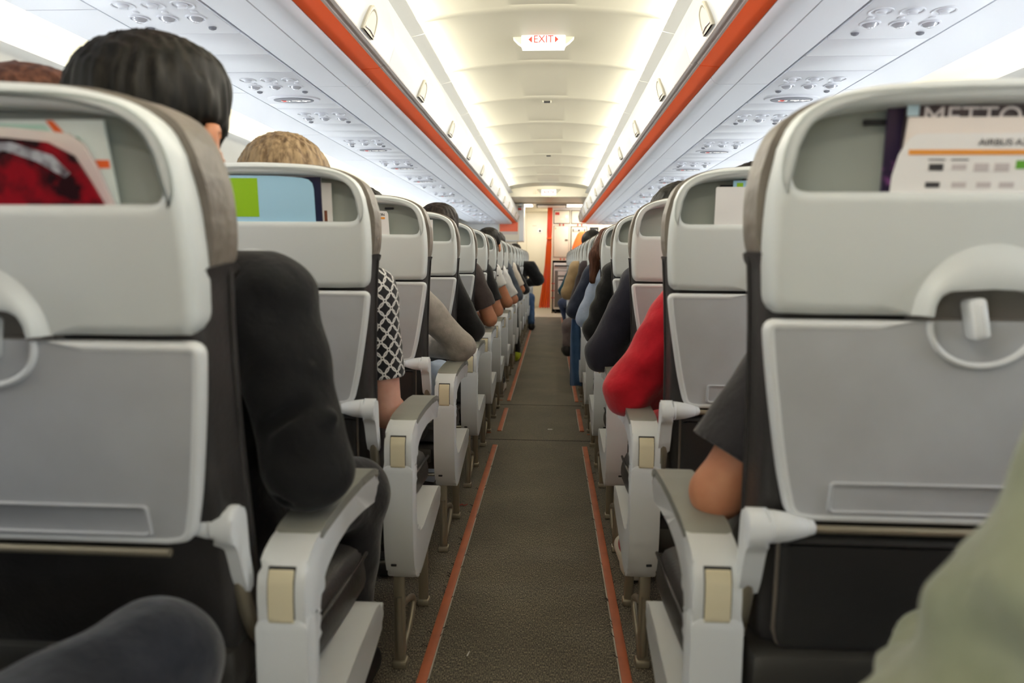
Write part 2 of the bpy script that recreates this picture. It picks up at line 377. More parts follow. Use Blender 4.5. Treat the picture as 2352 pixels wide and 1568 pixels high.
# ------------------------------------------------------------------ passenger service units
def psu_meshes():
    r = {}
    g = G(); g.box(-0.163, 0.163, -0.17, 0.37, -0.004, 0.02, 0.003); r['panel'] = g.build('panel', M_psu2)
    g = G(); g.box(-0.163, 0.163, -0.17, 0.195, -0.004, 0.02, 0.003); r['panel_short'] = g.build('panel', M_psu2)
    def lathe(prof, n=24, sx=1, sy=1):
        return [[(sx * q * math.cos(2 * math.pi * i / n), sy * q * math.sin(2 * math.pi * i / n), z) for i in range(n)] for q, z in prof]
    g = G(); g.loft(lathe([(0.034, -0.003), (0.033, -0.007), (0.029, -0.006), (0.025, 0.0), (0.018, 0.006)]), False, True)
    g.loft(lathe([(0.016, 0.004), (0.0155, -0.008), (0.012, -0.011), (0.008, -0.0115)]), False, True); g.box(-0.014, 0.014, -0.003, 0.003, -0.016, -0.008, 0.001)
    r['vent'] = g.build('vent', M_psu2)
    g = G(); g.loft(lathe([(0.030, -0.003), (0.029, -0.008), (0.025, -0.008), (0.022, -0.002)]), False, False); r['lampring'] = g.build('ring', M_psu2)
    g = G(); g.loft(lathe([(0.0225, -0.004), (0.018, -0.012), (0.010, -0.017)]), False, True); r['lens'] = g.build('lens', M_lens)
    g = G(); g.loft(lathe([(0.010, -0.003), (0.009, -0.007), (0.006, -0.008)], 14), False, True); r['button'] = g.build('button', M_psu2)
    g = G(); g.loft(lathe([(0.010, -0.002), (0.009, -0.009), (0.004, -0.012)], 12, 1.3), False, True); r['jack'] = g.build('jack', M_ovalgrey)
    g = G(); g.loft(lathe([(0.122, -0.003), (0.116, -0.009), (0.10, -0.010)], 40, 1, 0.60), False, True); r['surround'] = g.build('surround', M_psu2)
    g = G(); g.loft(lathe([(0.092, -0.009), (0.09, -0.0125), (0.085, -0.013)], 40, 1, 0.56), False, True); r['oval'] = g.build('oval', M_ovalgrey)
    g = G()                                                  # struck-out cigarette
    g.box(-0.058, -0.028, -0.004, 0.004, -0.0145, -0.0125); g.box(-0.024, -0.018, -0.004, 0.004, -0.0145, -0.0125)
    g.box(-0.026, -0.018, 0.007, 0.011, -0.0145, -0.0125); r['nosmoke'] = g.build('nosmoke', M_iconlit, smooth=False)
    g = G()
    for q in (-1, 1): g.box(-0.058, -0.030, -0.0025, 0.0025, -0.0155, -0.0135, rot=Matrix.Rotation(q * 0.9, 3, 'Z'), org=(-0.041, 0, -0.0145))
    r['cross'] = g.build('cross', M_redlit, smooth=False)
    g = G()                                                  # two halves of a buckle with belt ends
    for q in (-1, 1):
        g.box(0.036 + q * 0.030 - 0.012, 0.036 + q * 0.030 + 0.012, -0.008, -0.002, -0.0145, -0.0125)
        g.box(0.036 + q * 0.014 - 0.010, 0.036 + q * 0.014 + 0.010, -0.006, 0.008, -0.0145, -0.0125, rot=Matrix.Rotation(q * 0.6, 3, 'Z'), org=(0.036 + q * 0.014, 0, -0.0135))
    r['belt'] = g.build('belt', M_iconlit, smooth=False)
    return r
PM = psu_meshes()
PSUS = {-1: [(2.10, 0), (2.93, 1), (3.58, 0), (4.35, 1), (5.24, 1), (6.14, 1), (6.85, 0), (7.55, 1), (8.4, 1), (9.2, 0), (9.9, 1), (10.7, 1), (11.5, 0), (12.3, 1), (13.1, 1)],
        1: [(2.22, 0), (2.97, 1), (3.66, 0), (4.44, 1), (5.32, 1), (6.2, 1), (6.9, 0), (7.6, 1), (8.45, 1), (9.25, 0), (10.0, 1), (10.8, 1), (11.6, 0), (12.4, 1), (13.2, 1)]}
for s in (-1, 1):
    lst = PSUS[s]; prev = Y_BINSTART
    for k, (y, sign) in enumerate(lst):
        lab = '%s unit of lamps and vents%s, %s overhead on the %s' % ('white', ' with belt sign' if sign else '', ORD[k + 1], SIDE[s])
        t = thing('overhead_service_unit', (s * 1.112, y, 1.80), lab, 'service unit', 'overhead service units on the %s' % SIDE[s])
        link('panel', PM['panel' if sign else 'panel_short'], t)
        for i in (-1, 0, 1):
            link('air_vent', PM['vent'], t, (i * 0.088 - 0.02 * s, -0.06, 0))
            r = link('reading_light', PM['lampring'], t, (i * 0.088 - 0.005 * s, 0.045, 0)); link('lens', PM['lens'], r)
            if k < 6: link('call_button', PM['button'], t, (i * 0.088 - 0.025 * s, -0.005, 0))
        for i in (-1, 1): link('knob', PM['jack'], t, (i * 0.1, 0.135, 0))
        if sign:
            q = link('sign_surround', PM['surround'], t, (0, 0.27, 0)); v = link('sign_lens', PM['oval'], q)
            a = link('no_smoking_symbol', PM['nosmoke'], t, (0, 0.27, 0)); b = link('red_cross_mark', PM['cross'], t, (0, 0.27, 0)); c = link('seat_belt_symbol', PM['belt'], t, (0, 0.27, 0))
        # blank strip panels between this unit and the one before
        lo = prev + 0.004; hi = y - 0.174
        if hi - lo > 0.05:
            g = G(); n = 2 if hi - lo > 0.3 else 1
            for i in range(n): g.box(s * 1.112 - 0.163, s * 1.112 + 0.163, lo + (hi - lo) * i / n + (0.002 if i else 0), lo + (hi - lo) * (i + 1) / n, 1.797, 1.82, 0.003)
            struct('trim_%d' % (20 + k + (40 if s > 0 else 0)), g.build('blank', M_psu))
        prev = y + (0.37 if sign else 0.195)
    g = G(); g.box(s * 1.112 - 0.163, s * 1.112 + 0.163, prev + 0.004, Y_BINEND, 1.797, 1.82, 0.003); struct('trim_%d' % (39 if s < 0 else 79), g.build('blank', M_psu))

# ------------------------------------------------------------------ exit signs and small ceiling things
def exit_sign(y, z, label, x=0.0):
    t = thing('exit_sign', (x, y, z), label, 'exit sign')
    g = G()                                                  # boat-shaped cream housing
    pr = [(-0.205, 0.055), (-0.19, 0.035), (-0.15, -0.005), (-0.12, -0.028), (-0.09, -0.036), (0.09, -0.036), (0.12, -0.028), (0.15, -0.005), (0.19, 0.035), (0.205, 0.055)]
    g.prism(pr, -0.005, 0.05, 'y', 0.006); link('housing', g.build('housing', mat('sign_housing', rgb(196, 192, 172), 0.5)), t)
    g = G(); g.box(-0.127, 0.127, -0.03, 0.012, -0.042, 0.048, 0.008, 3); p = link('lit_panel', g.build('lit_panel', M_signlit), t)
    g = G(); g.box(-0.122, 0.122, -0.028, 0.008, -0.052, -0.043, 0.002); link('lower_strip', g.build('lower_strip', M_signlit), t)
    me = text_me('EXIT', 0.058, M_redlit)
    o = link('lettering', me, p, (0, -0.0315, 0.0)); o.rotation_euler = (math.pi / 2, 0, 0); o.scale = (0.98, 1, 1)
    for q in (-1, 1):
        g = G(); g.prism([(q * 0.066, -0.018), (q * 0.066, 0.018), (q * 0.087, 0.0)], -0.0318, -0.0308, 'y'); link('arrow', g.build('arrow', M_redlit, smooth=False), p)
    return t
exit_sign(4.22, 2.345, 'lit white EXIT sign with red letters under the near ceiling arch')
exit_sign(Y_HEAD - 0.012, 2.262, 'small far EXIT sign lit white above the galley entrance', 0.0)
t = thing('lavatory_sign', (-0.23, Y_HEAD - 0.012, 2.262), 'faint lit red lavatory sign left of the far exit sign', 'sign')
g = G()
for q in (-1, 1):
    g.box(q * 0.022 - 0.008, q * 0.022 + 0.008, -0.004, 0.0, -0.03, 0.012); g.ellipsoid((q * 0.022, -0.002, 0.024), (0.008, 0.003, 0.008), 10, 6)
g.box(-0.002, 0.002, -0.004, 0.0, -0.035, 0.035); link('figures', g.build('figures', mat('pale_red_lit', rgb(250, 190, 170), 0.5, emit=(rgb(255, 170, 140), 0.9))), t)
for y, lab in ((5.85, 'small dark slot vent in the ceiling beyond the near exit sign'), (8.75, 'small dark slot vent further down the ceiling')):
    t = thing('ceiling_vent', (0.01, y, arch(0)), lab, 'ceiling vent', 'slot vents in the ceiling')
    g = G(); g.box(-0.034, 0.034, -0.02, 0.02, -0.012, 0.004, 0.003); link('frame', g.build('frame', M_ceil), t)
    g = G(); g.box(-0.026, 0.026, -0.0215, 0.012, -0.0135, -0.003, 0.001); link('slot', g.build('slot', M_gap), t)

# ------------------------------------------------------------------ floor markings
STR = {-1: (-0.252, [(0.9, 3.98), (4.33, 5.02), (5.30, 13.4)], 'left'), 1: (0.273, [(0.9, 3.98), (4.36, 5.02), (5.30, 13.4)], 'right')}
M_strip = mat('strip_orange', rgb(186, 104, 70), 0.5, noise=(14, rgb(164, 92, 64), 0.35, 0.7))
for s, (x, segs, nm) in STR.items():
    for k, (a, b) in enumerate(segs):
        g = G(); g.box(x - 0.0135, x + 0.0135, a, b, 0.0, 0.006, 0.0015)
        t = tag(link('floor_strip', g.build('floor_strip', M_strip)), '%s orange floor strip along the %s edge of the aisle' % (['long near', 'short middle', 'far'][k], nm), 'floor strip', 'orange floor strips')
        g = G(); e = x - s * 0.0155; g.box(e - 0.0015, e + 0.0015, a, b, 0, 0.005); link('clear_edge', g.build('clear_edge', mat('clear_edge', rgb(200, 190, 178), 0.35), smooth=False), t)
k = 80
for y in (4.12, 5.16):
    g = G(); g.box(-0.62, 0.66, y - 0.0035, y + 0.0035, 0, 0.0015); struct('trim_%d' % k, g.build('seam', mat('carpet_seam', rgb(36, 32, 28), 0.8), smooth=False)); k += 1
    for s in (-1, 1):
        g = G(); a = min(s * 0.30, s * 0.42) + 0.0; g.box(a, a + 0.12, y + 0.16, y + 0.168, 0, 0.003); struct('trim_%d' % k, g.build('seam', M_strip, smooth=False)); k += 1
g = G(); g.tube([(0, 0, 0.004), (0.012, 0.004, 0.007), (0.02, -0.004, 0.004), (0.034, 0.01, 0.006)], [0.003, 0.004, 0.003, 0.002], 6)
tag(link('paper_scrap', g.build('scrap', mat('scrap_red', rgb(150, 70, 60), 0.7)), None, (-0.325, 2.95, 0)), 'tiny red scrap on the carpet left of the orange strip', 'litter')
g = G(); g.tube([(0, 0, 0.003), (0.004, 0.02, 0.004)], [0.0015, 0.001], 6)
tag(link('white_thread', g.build('thread', M_white), None, (-0.15, 1.78, 0)), 'tiny white thread on the near aisle carpet', 'litter')
g = G(); g.box(-0.015, 0.015, -0.004, 0.004, 0, 0.003, 0.001)
tag(link('paper_bit', g.build('bit', M_white), None, (0.07, 4.4, 0)), 'tiny white paper bit in mid aisle', 'litter')
g = G()
for s, (x, segs, nm) in STR.items():                         # frayed carpet threads along the strips
    for i in range(26):
        y = random.uniform(1.6, 3.9); q = random.choice((-1, 1)); d = random.uniform(0.006, 0.020)
        g.tube([(x + q * 0.013, y, 0.004), (x + q * (0.013 + d * 0.6), y + random.uniform(-.008, .008), 0.012), (x + q * (0.013 + d), y + random.uniform(-.012, .012), 0.008)], [0.0012, 0.001, 0.0006], 4)
tag(link('carpet_fray', g.build('fray', M_black)), 'dark frayed carpet threads beside the orange strips', 'carpet threads', kind='stuff')

# ------------------------------------------------------------------ seats (built for the right side, aisle towards -x; mirrored for the left)
PITCH = 0.745
SEAT_X = {-1: -0.612, 1: 0.606}
ROW_Y = {-1: [0.906 + PITCH * (k - 1) for k in range(18)], 1: [0.951 + PITCH * (k - 1) for k in range(18)]}   # index = row number; row 0 is beside the camera
PIV = (0.0, 0.02, 0.45)                                      # where a backrest leans from, relative to the seat's origin
def lean(z): return -0.055 + (-0.08 * (z - 1.006) if z > 1.006 else 0.14 * (1.006 - z))
def onback(loop, d): return [(a, lean(z) + d, z) for a, z in loop]

def mirr(right): return [np.array([-p[0], p[1]]) for p in right[::-1]]
# upper shell: left side (going up), top, right side (down), bottom with the latch notch
Ls = crom([(-0.258, 1.008), (-0.270, 1.020), (-0.274, 1.05), (-0.277, 1.10), (-0.275, 1.163), (-0.266, 1.215)], 26)
Tp = crom([(-0.266, 1.215), (-0.252, 1.243), (-0.228, 1.262), (-0.188, 1.277), (-0.130, 1.286), (0, 1.291), (0.130, 1.286), (0.188, 1.277), (0.228, 1.262), (0.252, 1.243), (0.266, 1.215)], 50)
notch = [(0.258, 1.008), (0.20, 1.0065), (0.13, 1.0065), (0.073, 1.0065), (0.071, 1.020), (0.066, 1.033), (0.055, 1.039), (0.025, 1.042), (0, 1.042)]
Bt = poly(notch + [(-a, z) for a, z in notch[-2::-1]], 90)
shell_out = joinsec(Ls, Tp, mirr(Ls), Bt)
shell_out[:, 0] *= np.where(np.abs(shell_out[:, 0]) > 0.2, 1 - 0.024 * np.clip((np.abs(shell_out[:, 0]) - 0.2) / 0.07, 0, 1), 1)
hl = crom([(-0.226, 1.159), (-0.239, 1.162), (-0.246, 1.172), (-0.247, 1.19), (-0.245, 1.206)], 26)
ht = crom([(-0.245, 1.206), (-0.238, 1.231), (-0.220, 1.246), (-0.188, 1.256), (-0.12, 1.262), (0, 1.264), (0.12, 1.262), (0.188, 1.256), (0.220, 1.246), (0.238, 1.231), (0.245, 1.206)], 50)
hb = poly([(0.226, 1.159), (-0.226, 1.159)], 90)
hole = joinsec(hl, ht, mirr(hl), hb)
def smooth_loop(l, it=3):
    for _ in range(it): l = 0.5 * l + 0.25 * (np.roll(l, 1, 0) + np.roll(l, -1, 0))
    return l
def notch_w(l, z0, up): return np.array([0.03 + 0.97 * min(1, max(0, (abs(p[0]) - 0.085) / 0.04)) if (p[1] < z0 + 0.05 if up else p[1] > z0 - 0.09) and abs(p[0]) < 0.13 else 1.0 for p in l])
def shell_mesh():
    g = G(); w = notch_w(shell_out, 1.0065, True)
    I = lambda d: inset(shell_out, d, w)
    g.loft([onback(I(0.004), 0.052), onback(shell_out, 0.035), onback(shell_out, 0.014), onback(I(0.002), 0.007), onback(I(0.007), 0.002), onback(I(0.013), 0.0), onback(I(0.0165), 0.0)], False, False)
    h2 = smooth_loop(inset(hole, -0.016))
    fill(g, I(0.0165), [h2], 0.0)
    g.loft([onback(h2, 0.0), onback(smooth_loop(inset(hole, -0.012)), 0.0), onback(inset(hole, -0.006), 0.0015), onback(inset(hole, -0.002), 0.005), onback(hole, 0.012), onback(inset(hole, 0.001), 0.05)], False, False)
    return g
def pocket_mesh():
    g = G(); e = 0.05
    lo = inset(hole, -0.004)
    g.loft([onback(lo, 0.048)], True, False)
    # inner back panel: stands a little nearer, with its own arched top edge
    pt = [(-0.25, 1.14)] + [tuple(p) for p in crom([(-0.25, 1.205), (-0.20, 1.222), (-0.12, 1.234), (0, 1.238), (0.12, 1.234), (0.20, 1.222), (0.25, 1.205)], 30)] + [(0.25, 1.14)]
    g.loft([[(a, lean(z) + 0.040, z) for a, z in pt], [(a, lean(z) + 0.047, z) for a, z in pt]])
    return g
def hole_slot():                                             # small dark screw slot in the pocket roof
    g = G(); g.box(-0.155, -0.125, lean(1.25) + 0.040, lean(1.25) + 0.046, 1.243, 1.250, 0.002); return g
def hood_mesh():
    g = G(); n = 40; th = np.linspace(math.pi, 0, n)
    def arc(rx, rz, d, z0=1.0075): return [(rx * math.cos(t), lean(z0 + rz * math.sin(t)) + d, z0 + rz * math.sin(t)) for t in th]
    mouth = poly([(-0.071, 1.0075), (-0.070, 1.022), (-0.065, 1.034), (-0.054, 1.040), (0, 1.043), (0.054, 1.040), (0.065, 1.034), (0.070, 1.022), (0.071, 1.0075)], n)
    def mo(d, dz=0, k=1.0): return [(a * k, lean(z) + d, z + dz) for a, z in mouth]
    a0, a1 = arc(0.093, 0.092, 0.0008), arc(0.086, 0.083, -0.0022)
    def mix(p, q, t, d): return [tuple(np.array(x) * (1 - t) + np.array(y) * t + np.array((0, d, 0))) for x, y in zip(p, q)]
    m0 = mo(-0.0135)
    g.loft([a0, a1, mix(a1, m0, 0.3, -0.0035), mix(a1, m0, 0.6, -0.004), mix(a1, m0, 0.9, -0.002), mo(-0.013, -0.0015, 0.985), mo(-0.008, -0.002, 0.975), mo(0.03, -0.002, 0.97)], False, False, False)
    return g
def recess_back():
    g = G(); g.box(-0.085, 0.085, lean(1.03) + 0.026, lean(1.03) + 0.030, 1.002, 1.06); g.box(-0.085, 0.085, lean(1.0) + 0.011, lean(1.0) + 0.030, 0.994, 1.0025); return g
TR = 0.067
def tray_outline():
    l = [(-0.179, 0.720), (-0.200, 0.724), (-0.212, 0.735), (-0.219, 0.756), (-0.230, 0.80), (-0.242, 0.86), (-0.254, 0.925), (-0.2625, 0.98), (-0.262, 0.992), (-0.255, 0.999), (-0.245, 1.0)]
    L = crom(l, 50)
    arc = [(-TR * math.cos(t), 1.0 - TR * 0.84 * math.sin(t)) for t in np.linspace(0, math.pi, 30)]
    T = poly([(-0.245, 1.0)] + arc + [(0.245, 1.0)], 110)
    B = poly([(0.179, 0.720), (-0.179, 0.720)], 20)
    o = joinsec(L, T, mirr(L), B); o[:, 0] *= 1 + 0.018 * np.clip((np.abs(o[:, 0]) - 0.1) / 0.1, 0, 1); return o
def tray_mesh():
    o = tray_outline(); g = G(); w = notch_w(o, 1.0, False); I = lambda d: inset(o, d, w)
    g.loft([onback(I(0.003), 0.020), onback(o, 0.017), onback(o, 0.008), onback(I(0.002), 0.003), onback(I(0.005), 0.0005), onback(I(0.008), 0.0), onback(I(0.0115), 0.0016)], False, False, True, 1)
    g.loft([onback(I(0.0115), 0.0016), onback(I(0.0125), 0.0018), onback(I(0.016), 0.0018)], False, False, True, 0)
    fill(g, I(0.016), [], 0.0018, 0)
    return g
def tray_recess():
    g = G(); t = np.linspace(0, math.pi, 30)
    a = [(-TR * math.cos(q), lean(1 - TR * 0.84 * math.sin(q)) + 0.0095, 1.0 - TR * 0.84 * math.sin(q)) for q in t]; g.add(a, [tuple(range(30))]); return g
def recess_rim():
    g = G(); t = np.linspace(0.0, math.pi, 36)
    g.tube([(-TR * math.cos(q), lean(1 - TR * 0.84 * math.sin(q)) - 0.0005, 1.0 - TR * 0.84 * math.sin(q)) for q in t], 0.0042, 8); return g
def placard_mesh():
    g = G(); a0, a1, z0, z1 = -0.162, 0.162, 0.737, 0.778
    def rr(i, r): return np.array([(x, z) for x, z in [(a0 + i + r * (1 - math.cos(t)), z0 + i + r * (1 - math.sin(t))) for t in np.linspace(0, math.pi / 2, 6)] + [(a1 - i - r * (1 - math.sin(t)), z0 + i + r * (1 - math.cos(t))) for t in np.linspace(0, math.pi / 2, 6)] + [(a1 - i - r * (1 - math.cos(t)), z1 - i - r * (1 - math.sin(t))) for t in np.linspace(0, math.pi / 2, 6)] + [(a0 + i + r * (1 - math.sin(t)), z1 - i - r * (1 - math.cos(t))) for t in np.linspace(0, math.pi / 2, 6)]])
    g.loft([onback(rr(-0.003, 0.006), 0.002), onback(rr(-0.001, 0.006), -0.0015), onback(rr(0.001, 0.006), -0.0015), onback(rr(0.003, 0.005), 0.0014)], False, True); return g
def latch_mesh():
    g = G(); R = Matrix.Rotation(-0.20, 3, 'Y'); c = (-0.014, lean(1.0) - 0.006, 1.004)
    g.box(c[0] - 0.0105, c[0] + 0.0105, c[1] - 0.010, c[1] + 0.018, c[2] - 0.026, c[2] + 0.026, 0.006, 3, rot=R, org=c)
    g.box(c[0] - 0.004, c[0] + 0.004, c[1] - 0.0125, c[1] - 0.008, c[2] - 0.022, c[2] + 0.02, 0.002, 2, rot=R, org=c); return g
def cushion_out(o): return np.array([(x, z) for x, z in joinsec(
    crom([(-0.20, 0.50), (-0.226, 0.515), (-0.236, 0.56), (-0.243, 0.68), (-0.249, 0.85), (-0.259, 1.0), (-0.266, 1.085)], 40), poly([(-0.272, 1.085), (0.272, 1.085)], 20),
    [np.array((-p[0], p[1])) for p in crom([(-0.20, 0.50), (-0.226, 0.515), (-0.236, 0.56), (-0.243, 0.68), (-0.249, 0.85), (-0.259, 1.0), (-0.266, 1.085)], 40)[::-1]], poly([(0.20, 0.50), (-0.20, 0.50)], 20))])
def backcushion_mesh():
    o = cushion_out(0); g = G()
    g.loft([onback(inset(o, 0.014), 0.026), onback(inset(o, 0.004), 0.030), onback(inset(o, 0.0), 0.04), onback(inset(o, -0.001), 0.07), onback(inset(o, -0.002), 0.095), onback(inset(o, 0.001), 0.120), onback(inset(o, 0.012), 0.138), onback(inset(o, 0.035), 0.146)])
    for s in (-1, 1):                                        # piping seam down the side
        g.tube([(s * (np.interp(z, [0.52, 0.68, 0.85, 1.0, 1.085], [0.228, 0.243, 0.249, 0.259, 0.266]) + 0.003), lean(z) + 0.098, z) for z in np.linspace(0.54, 1.08, 24)], 0.0035, 6)
    return g
def headcover_mesh():
    L = crom([(-0.262, 1.07), (-0.275, 1.09), (-0.281, 1.13), (-0.280, 1.18), (-0.270, 1.222)], 30)
    T = crom([(-0.270, 1.222), (-0.256, 1.25), (-0.231, 1.269), (-0.190, 1.284), (-0.13, 1.293), (0, 1.297), (0.13, 1.293), (0.19, 1.284), (0.231, 1.269), (0.256, 1.25), (0.270, 1.222)], 50)
    o = joinsec(L, T, mirr(L), poly([(0.262, 1.07), (-0.262, 1.07)], 20)); o[:, 0] *= 0.985; g = G(); r = random.Random(3)
    w = np.array([r.uniform(-1, 1) for _ in range(len(o))]); w = 0.25 * (np.roll(w, 1) + 2 * w + np.roll(w, -1))
    def wr(l, k): c = l - inset(l, 1.0); return l + c * (w * 0.0016 * k)[:, None]
    g.loft([onback(inset(o, 0.010), 0.0525), onback(inset(o, 0.002), 0.053), onback(wr(inset(o, 0.002), .4), 0.055), onback(wr(inset(o, 0.003), 1), 0.075), onback(wr(inset(o, 0.003), 1), 0.10), onback(inset(o, 0.004), 0.125), onback(inset(o, 0.022), 0.142), onback(inset(o, 0.05), 0.15)])
    return g
def pouch_mesh():
    g = G(); o = joinsec(crom([(-0.20, 0.515), (-0.215, 0.535), (-0.218, 0.60), (-0.222, 0.70)], 16), poly([(-0.222, 0.70), (0.222, 0.70)], 8), mirr(crom([(-0.20, 0.515), (-0.215, 0.535), (-0.218, 0.60), (-0.222, 0.70)], 16)), poly([(0.20, 0.515), (-0.20, 0.515)], 8))
    g.loft([onback(o, 0.05), onback(o, 0.012), onback(inset(o, 0.004), 0.004), onback(inset(o, 0.012), 0.001), onback(inset(o, 0.016), 0.0005)]); return g
def pouch_piping():
    g = G()
    for s in (-1,): g.tube([(s * a, lean(z) + 0.008, z) for a, z in [(0.221, 0.69), (0.2185, 0.62), (0.2165, 0.55), (0.208, 0.527)]], 0.0032, 6)
    return g
def hinge_mesh(s):
    g = G()
    def ring(a, r, n=20): return [(s * a, lean(0.713) - 0.004 + r * math.cos(2 * math.pi * i / n), 0.715 + r * math.sin(2 * math.pi * i / n)) for i in range(n)]
    g.loft([ring(0.178, 0.004), ring(0.181, 0.0095), ring(0.188, 0.0115), ring(0.189, 0.0108), ring(0.1905, 0.0125), ring(0.215, 0.0195), ring(0.236, 0.0225), ring(0.2375, 0.0215), ring(0.239, 0.0228), ring(0.244, 0.0228)]); return g
def bracket_mesh(s):                                         # white L-shaped tray arm
    g = G(); y = lean(0.7)
    pr = [(-0.028, 0.722), (-0.021, 0.735), (-0.008, 0.741), (0.010, 0.737), (0.020, 0.722), (0.022, 0.70), (0.026, 0.66), (0.036, 0.625), (0.034, 0.598), (0.022, 0.60), (0.006, 0.63), (-0.004, 0.66), (-0.012, 0.682), (-0.026, 0.695), (-0.030, 0.708)]
    pr = [tuple(p) for p in smooth_loop(np.array(poly(pr + [pr[0]], 70))[:-1], 2)]
    lo, hi = sorted((s * 0.2435, s * 0.272)); g.prism([(a + y, b) for a, b in pr], lo, hi, 'x', 0.007, 3); return g
def bracket_lower(s):
    g = G(); y = lean(0.7)
    pts = [(s * 0.2585, y + 0.018, 0.66), (s * 0.2585, y + 0.024, 0.61), (s * 0.257, y + 0.045, 0.56), (s * 0.254, y + 0.075, 0.515), (s * 0.25, y + 0.10, 0.49)]
    g.tube([tuple(p) for p in crom(pts, 14)], 0.0115, 10); return g
def rod_mesh():
    g = G(); g.tube([(-0.185, lean(0.713) - 0.002, 0.712), (0.185, lean(0.713) - 0.002, 0.712)], 0.006, 10); return g
def seatcushion_mesh():
    g = G(); L = []
    sec = [(0.085, 0.0), (0.12, 0.008), (0.25, 0.012), (0.36, 0.012), (0.46, 0.008), (0.50, -0.006), (0.52, -0.03)]
    for y, dz in sec:
        hw = 0.298 + 0.012 * min(1, max(0, (y - 0.1) / 0.3)); e = 0.0 if 0.1 < y < 0.5 else 0.018
        base = crom([(-hw + e, 0.395 + e), (-hw - 0.004 + e, 0.42), (-hw + 0.004 + e, 0.452 + dz * 0.4), (-hw + 0.03, 0.475 + dz - e), (-0.15, 0.49 + dz - e), (0, 0.487 + dz - e), (0.15, 0.49 + dz - e), (0.235, 0.475 + dz - e), (0.262 - e, 0.45), (0.266 - e, 0.41), (0.26 - e, 0.395 + e)], 44)
        L.append([(p[0], y, p[1]) for p in base])
    g.loft(L)
    g.tube([(-0.298 - 0.010 * min(1, max(0, (y - 0.1) / 0.3)), y, 0.452 + 0.004) for y in np.linspace(0.12, 0.49, 16)], 0.004, 6)
    return g
def pan_mesh():
    g = G(); g.box(-0.27, 0.265, 0.03, 0.47, 0.345, 0.40, 0.012); g.box(-0.25, 0.25, -0.005, 0.09, 0.44, 0.52, 0.015)
    g.tube([(-0.30, 0.10, 0.33), (0.27, 0.10, 0.33)], 0.024, 12); g.tube([(-0.30, 0.40, 0.33), (0.27, 0.40, 0.33)], 0.024, 12); return g
AX0, AX1 = -0.334, -0.266                                     # aisle armrest, seat-local
def smoothp(pts, n=80, it=2): return [tuple(p) for p in smooth_loop(np.array(poly(pts + [pts[0]], n))[:-1], it)]
ARM = [(0.000, 0.600), (0.002, 0.622), (0.010, 0.642), (0.026, 0.657), (0.055, 0.667), (0.10, 0.673), (0.20, 0.678), (0.30, 0.677), (0.37, 0.672), (0.415, 0.661), (0.425, 0.648), (0.42, 0.620), (0.408, 0.606), (0.39, 0.604), (0.30, 0.617), (0.22, 0.623), (0.15, 0.617), (0.10, 0.603), (0.076, 0.585), (0.066, 0.563), (0.060, 0.540), (0.046, 0.522), (0.026, 0.520), (0.010, 0.536), (0.001, 0.565)]
def arm_mesh(lo, hi):
    g = G(); g.prism(smoothp(ARM, 120, 1), lo, hi, 'x', 0.011, 3); return g
def armpad_mesh(lo, hi):
    p = [(0.062, 0.668), (0.10, 0.6765), (0.20, 0.6815), (0.30, 0.6805), (0.37, 0.6752), (0.412, 0.664), (0.428, 0.650), (0.426, 0.640), (0.40, 0.656), (0.30, 0.664), (0.20, 0.665), (0.10, 0.660), (0.066, 0.655)]
    g = G(); g.prism(smoothp(p, 110, 1), lo - 0.0012, hi + 0.0012, 'x', 0.009, 3); return g
def armgap(lo, hi):
    g = G(); pts = [(-0.0006, 0.570), (-0.0008, 0.60), (0.0010, 0.624), (0.0085, 0.6435)]
    g.prism([(y - 0.0004, z) for y, z in pts] + [(y + 0.012, z - 0.003) for y, z in pts[::-1]], lo, hi, 'x', 0.001); return g
def arminsert(lo, hi):
    g = G(); pts = [(-0.0022, 0.565), (-0.0025, 0.60), (-0.0008, 0.6225), (0.0065, 0.6415)]
    g.prism(smoothp([(y, z) for y, z in pts] + [(y + 0.012, z - 0.003) for y, z in pts[::-1]], 60, 1), lo, hi, 'x', 0.0012); return g
SHROUD = [(0.0, 0.574), (0.0, 0.42), (0.003, 0.37), (0.012, 0.32), (0.03, 0.28), (0.055, 0.256), (0.09, 0.248), (0.14, 0.255), (0.25, 0.282), (0.36, 0.308), (0.435, 0.328), (0.452, 0.345), (0.445, 0.366), (0.425, 0.382), (0.39, 0.390), (0.30, 0.384), (0.20, 0.370), (0.14, 0.362), (0.095, 0.366), (0.064, 0.386), (0.050, 0.42), (0.047, 0.47), (0.050, 0.52), (0.064, 0.548), (0.066, 0.566), (0.058, 0.568), (0.040, 0.545), (0.030, 0.5735)]
def shroud_mesh():
    g = G(); g.prism(smoothp(SHROUD, 170, 1), AX0 - 0.002, AX1 + 0.004, 'x', 0.012, 3); return g
def shroud_slot():
    g = G(); g.box(-0.290, -0.276, 0.014, 0.022, 0.304, 0.309, 0.001, rot=Matrix.Rotation(0.5, 3, 'X'), org=(-0.283, 0.018, 0.306)); return g
def leg_mesh(y):
    g = G(); g.box(-0.300, -0.270, y, y + 0.016, 0.02, 0.33, 0.005)
    g.box(-0.304, -0.266, y - 0.004, y + 0.03, 0.0, 0.022, 0.005); return g
def loop_mesh():
    g = G(); p = [(-0.285, 0.062, 0.20), (-0.285, 0.062, 0.06), (-0.285, 0.070, 0.028), (-0.285, 0.088, 0.018), (-0.286, 0.108, 0.03), (-0.292, 0.16, 0.072), (-0.294, 0.20, 0.108), (-0.294, 0.205, 0.122), (-0.292, 0.195, 0.134), (-0.288, 0.15, 0.148), (-0.285, 0.085, 0.162)]
    g.tube([tuple(q) for q in crom(p, 40)], 0.009, 10); return g
def bolt_mesh():
    g = G(); g.tube([(-0.27, 0.05, 0.30), (-0.22, 0.045, 0.30)], 0.007, 8); return g

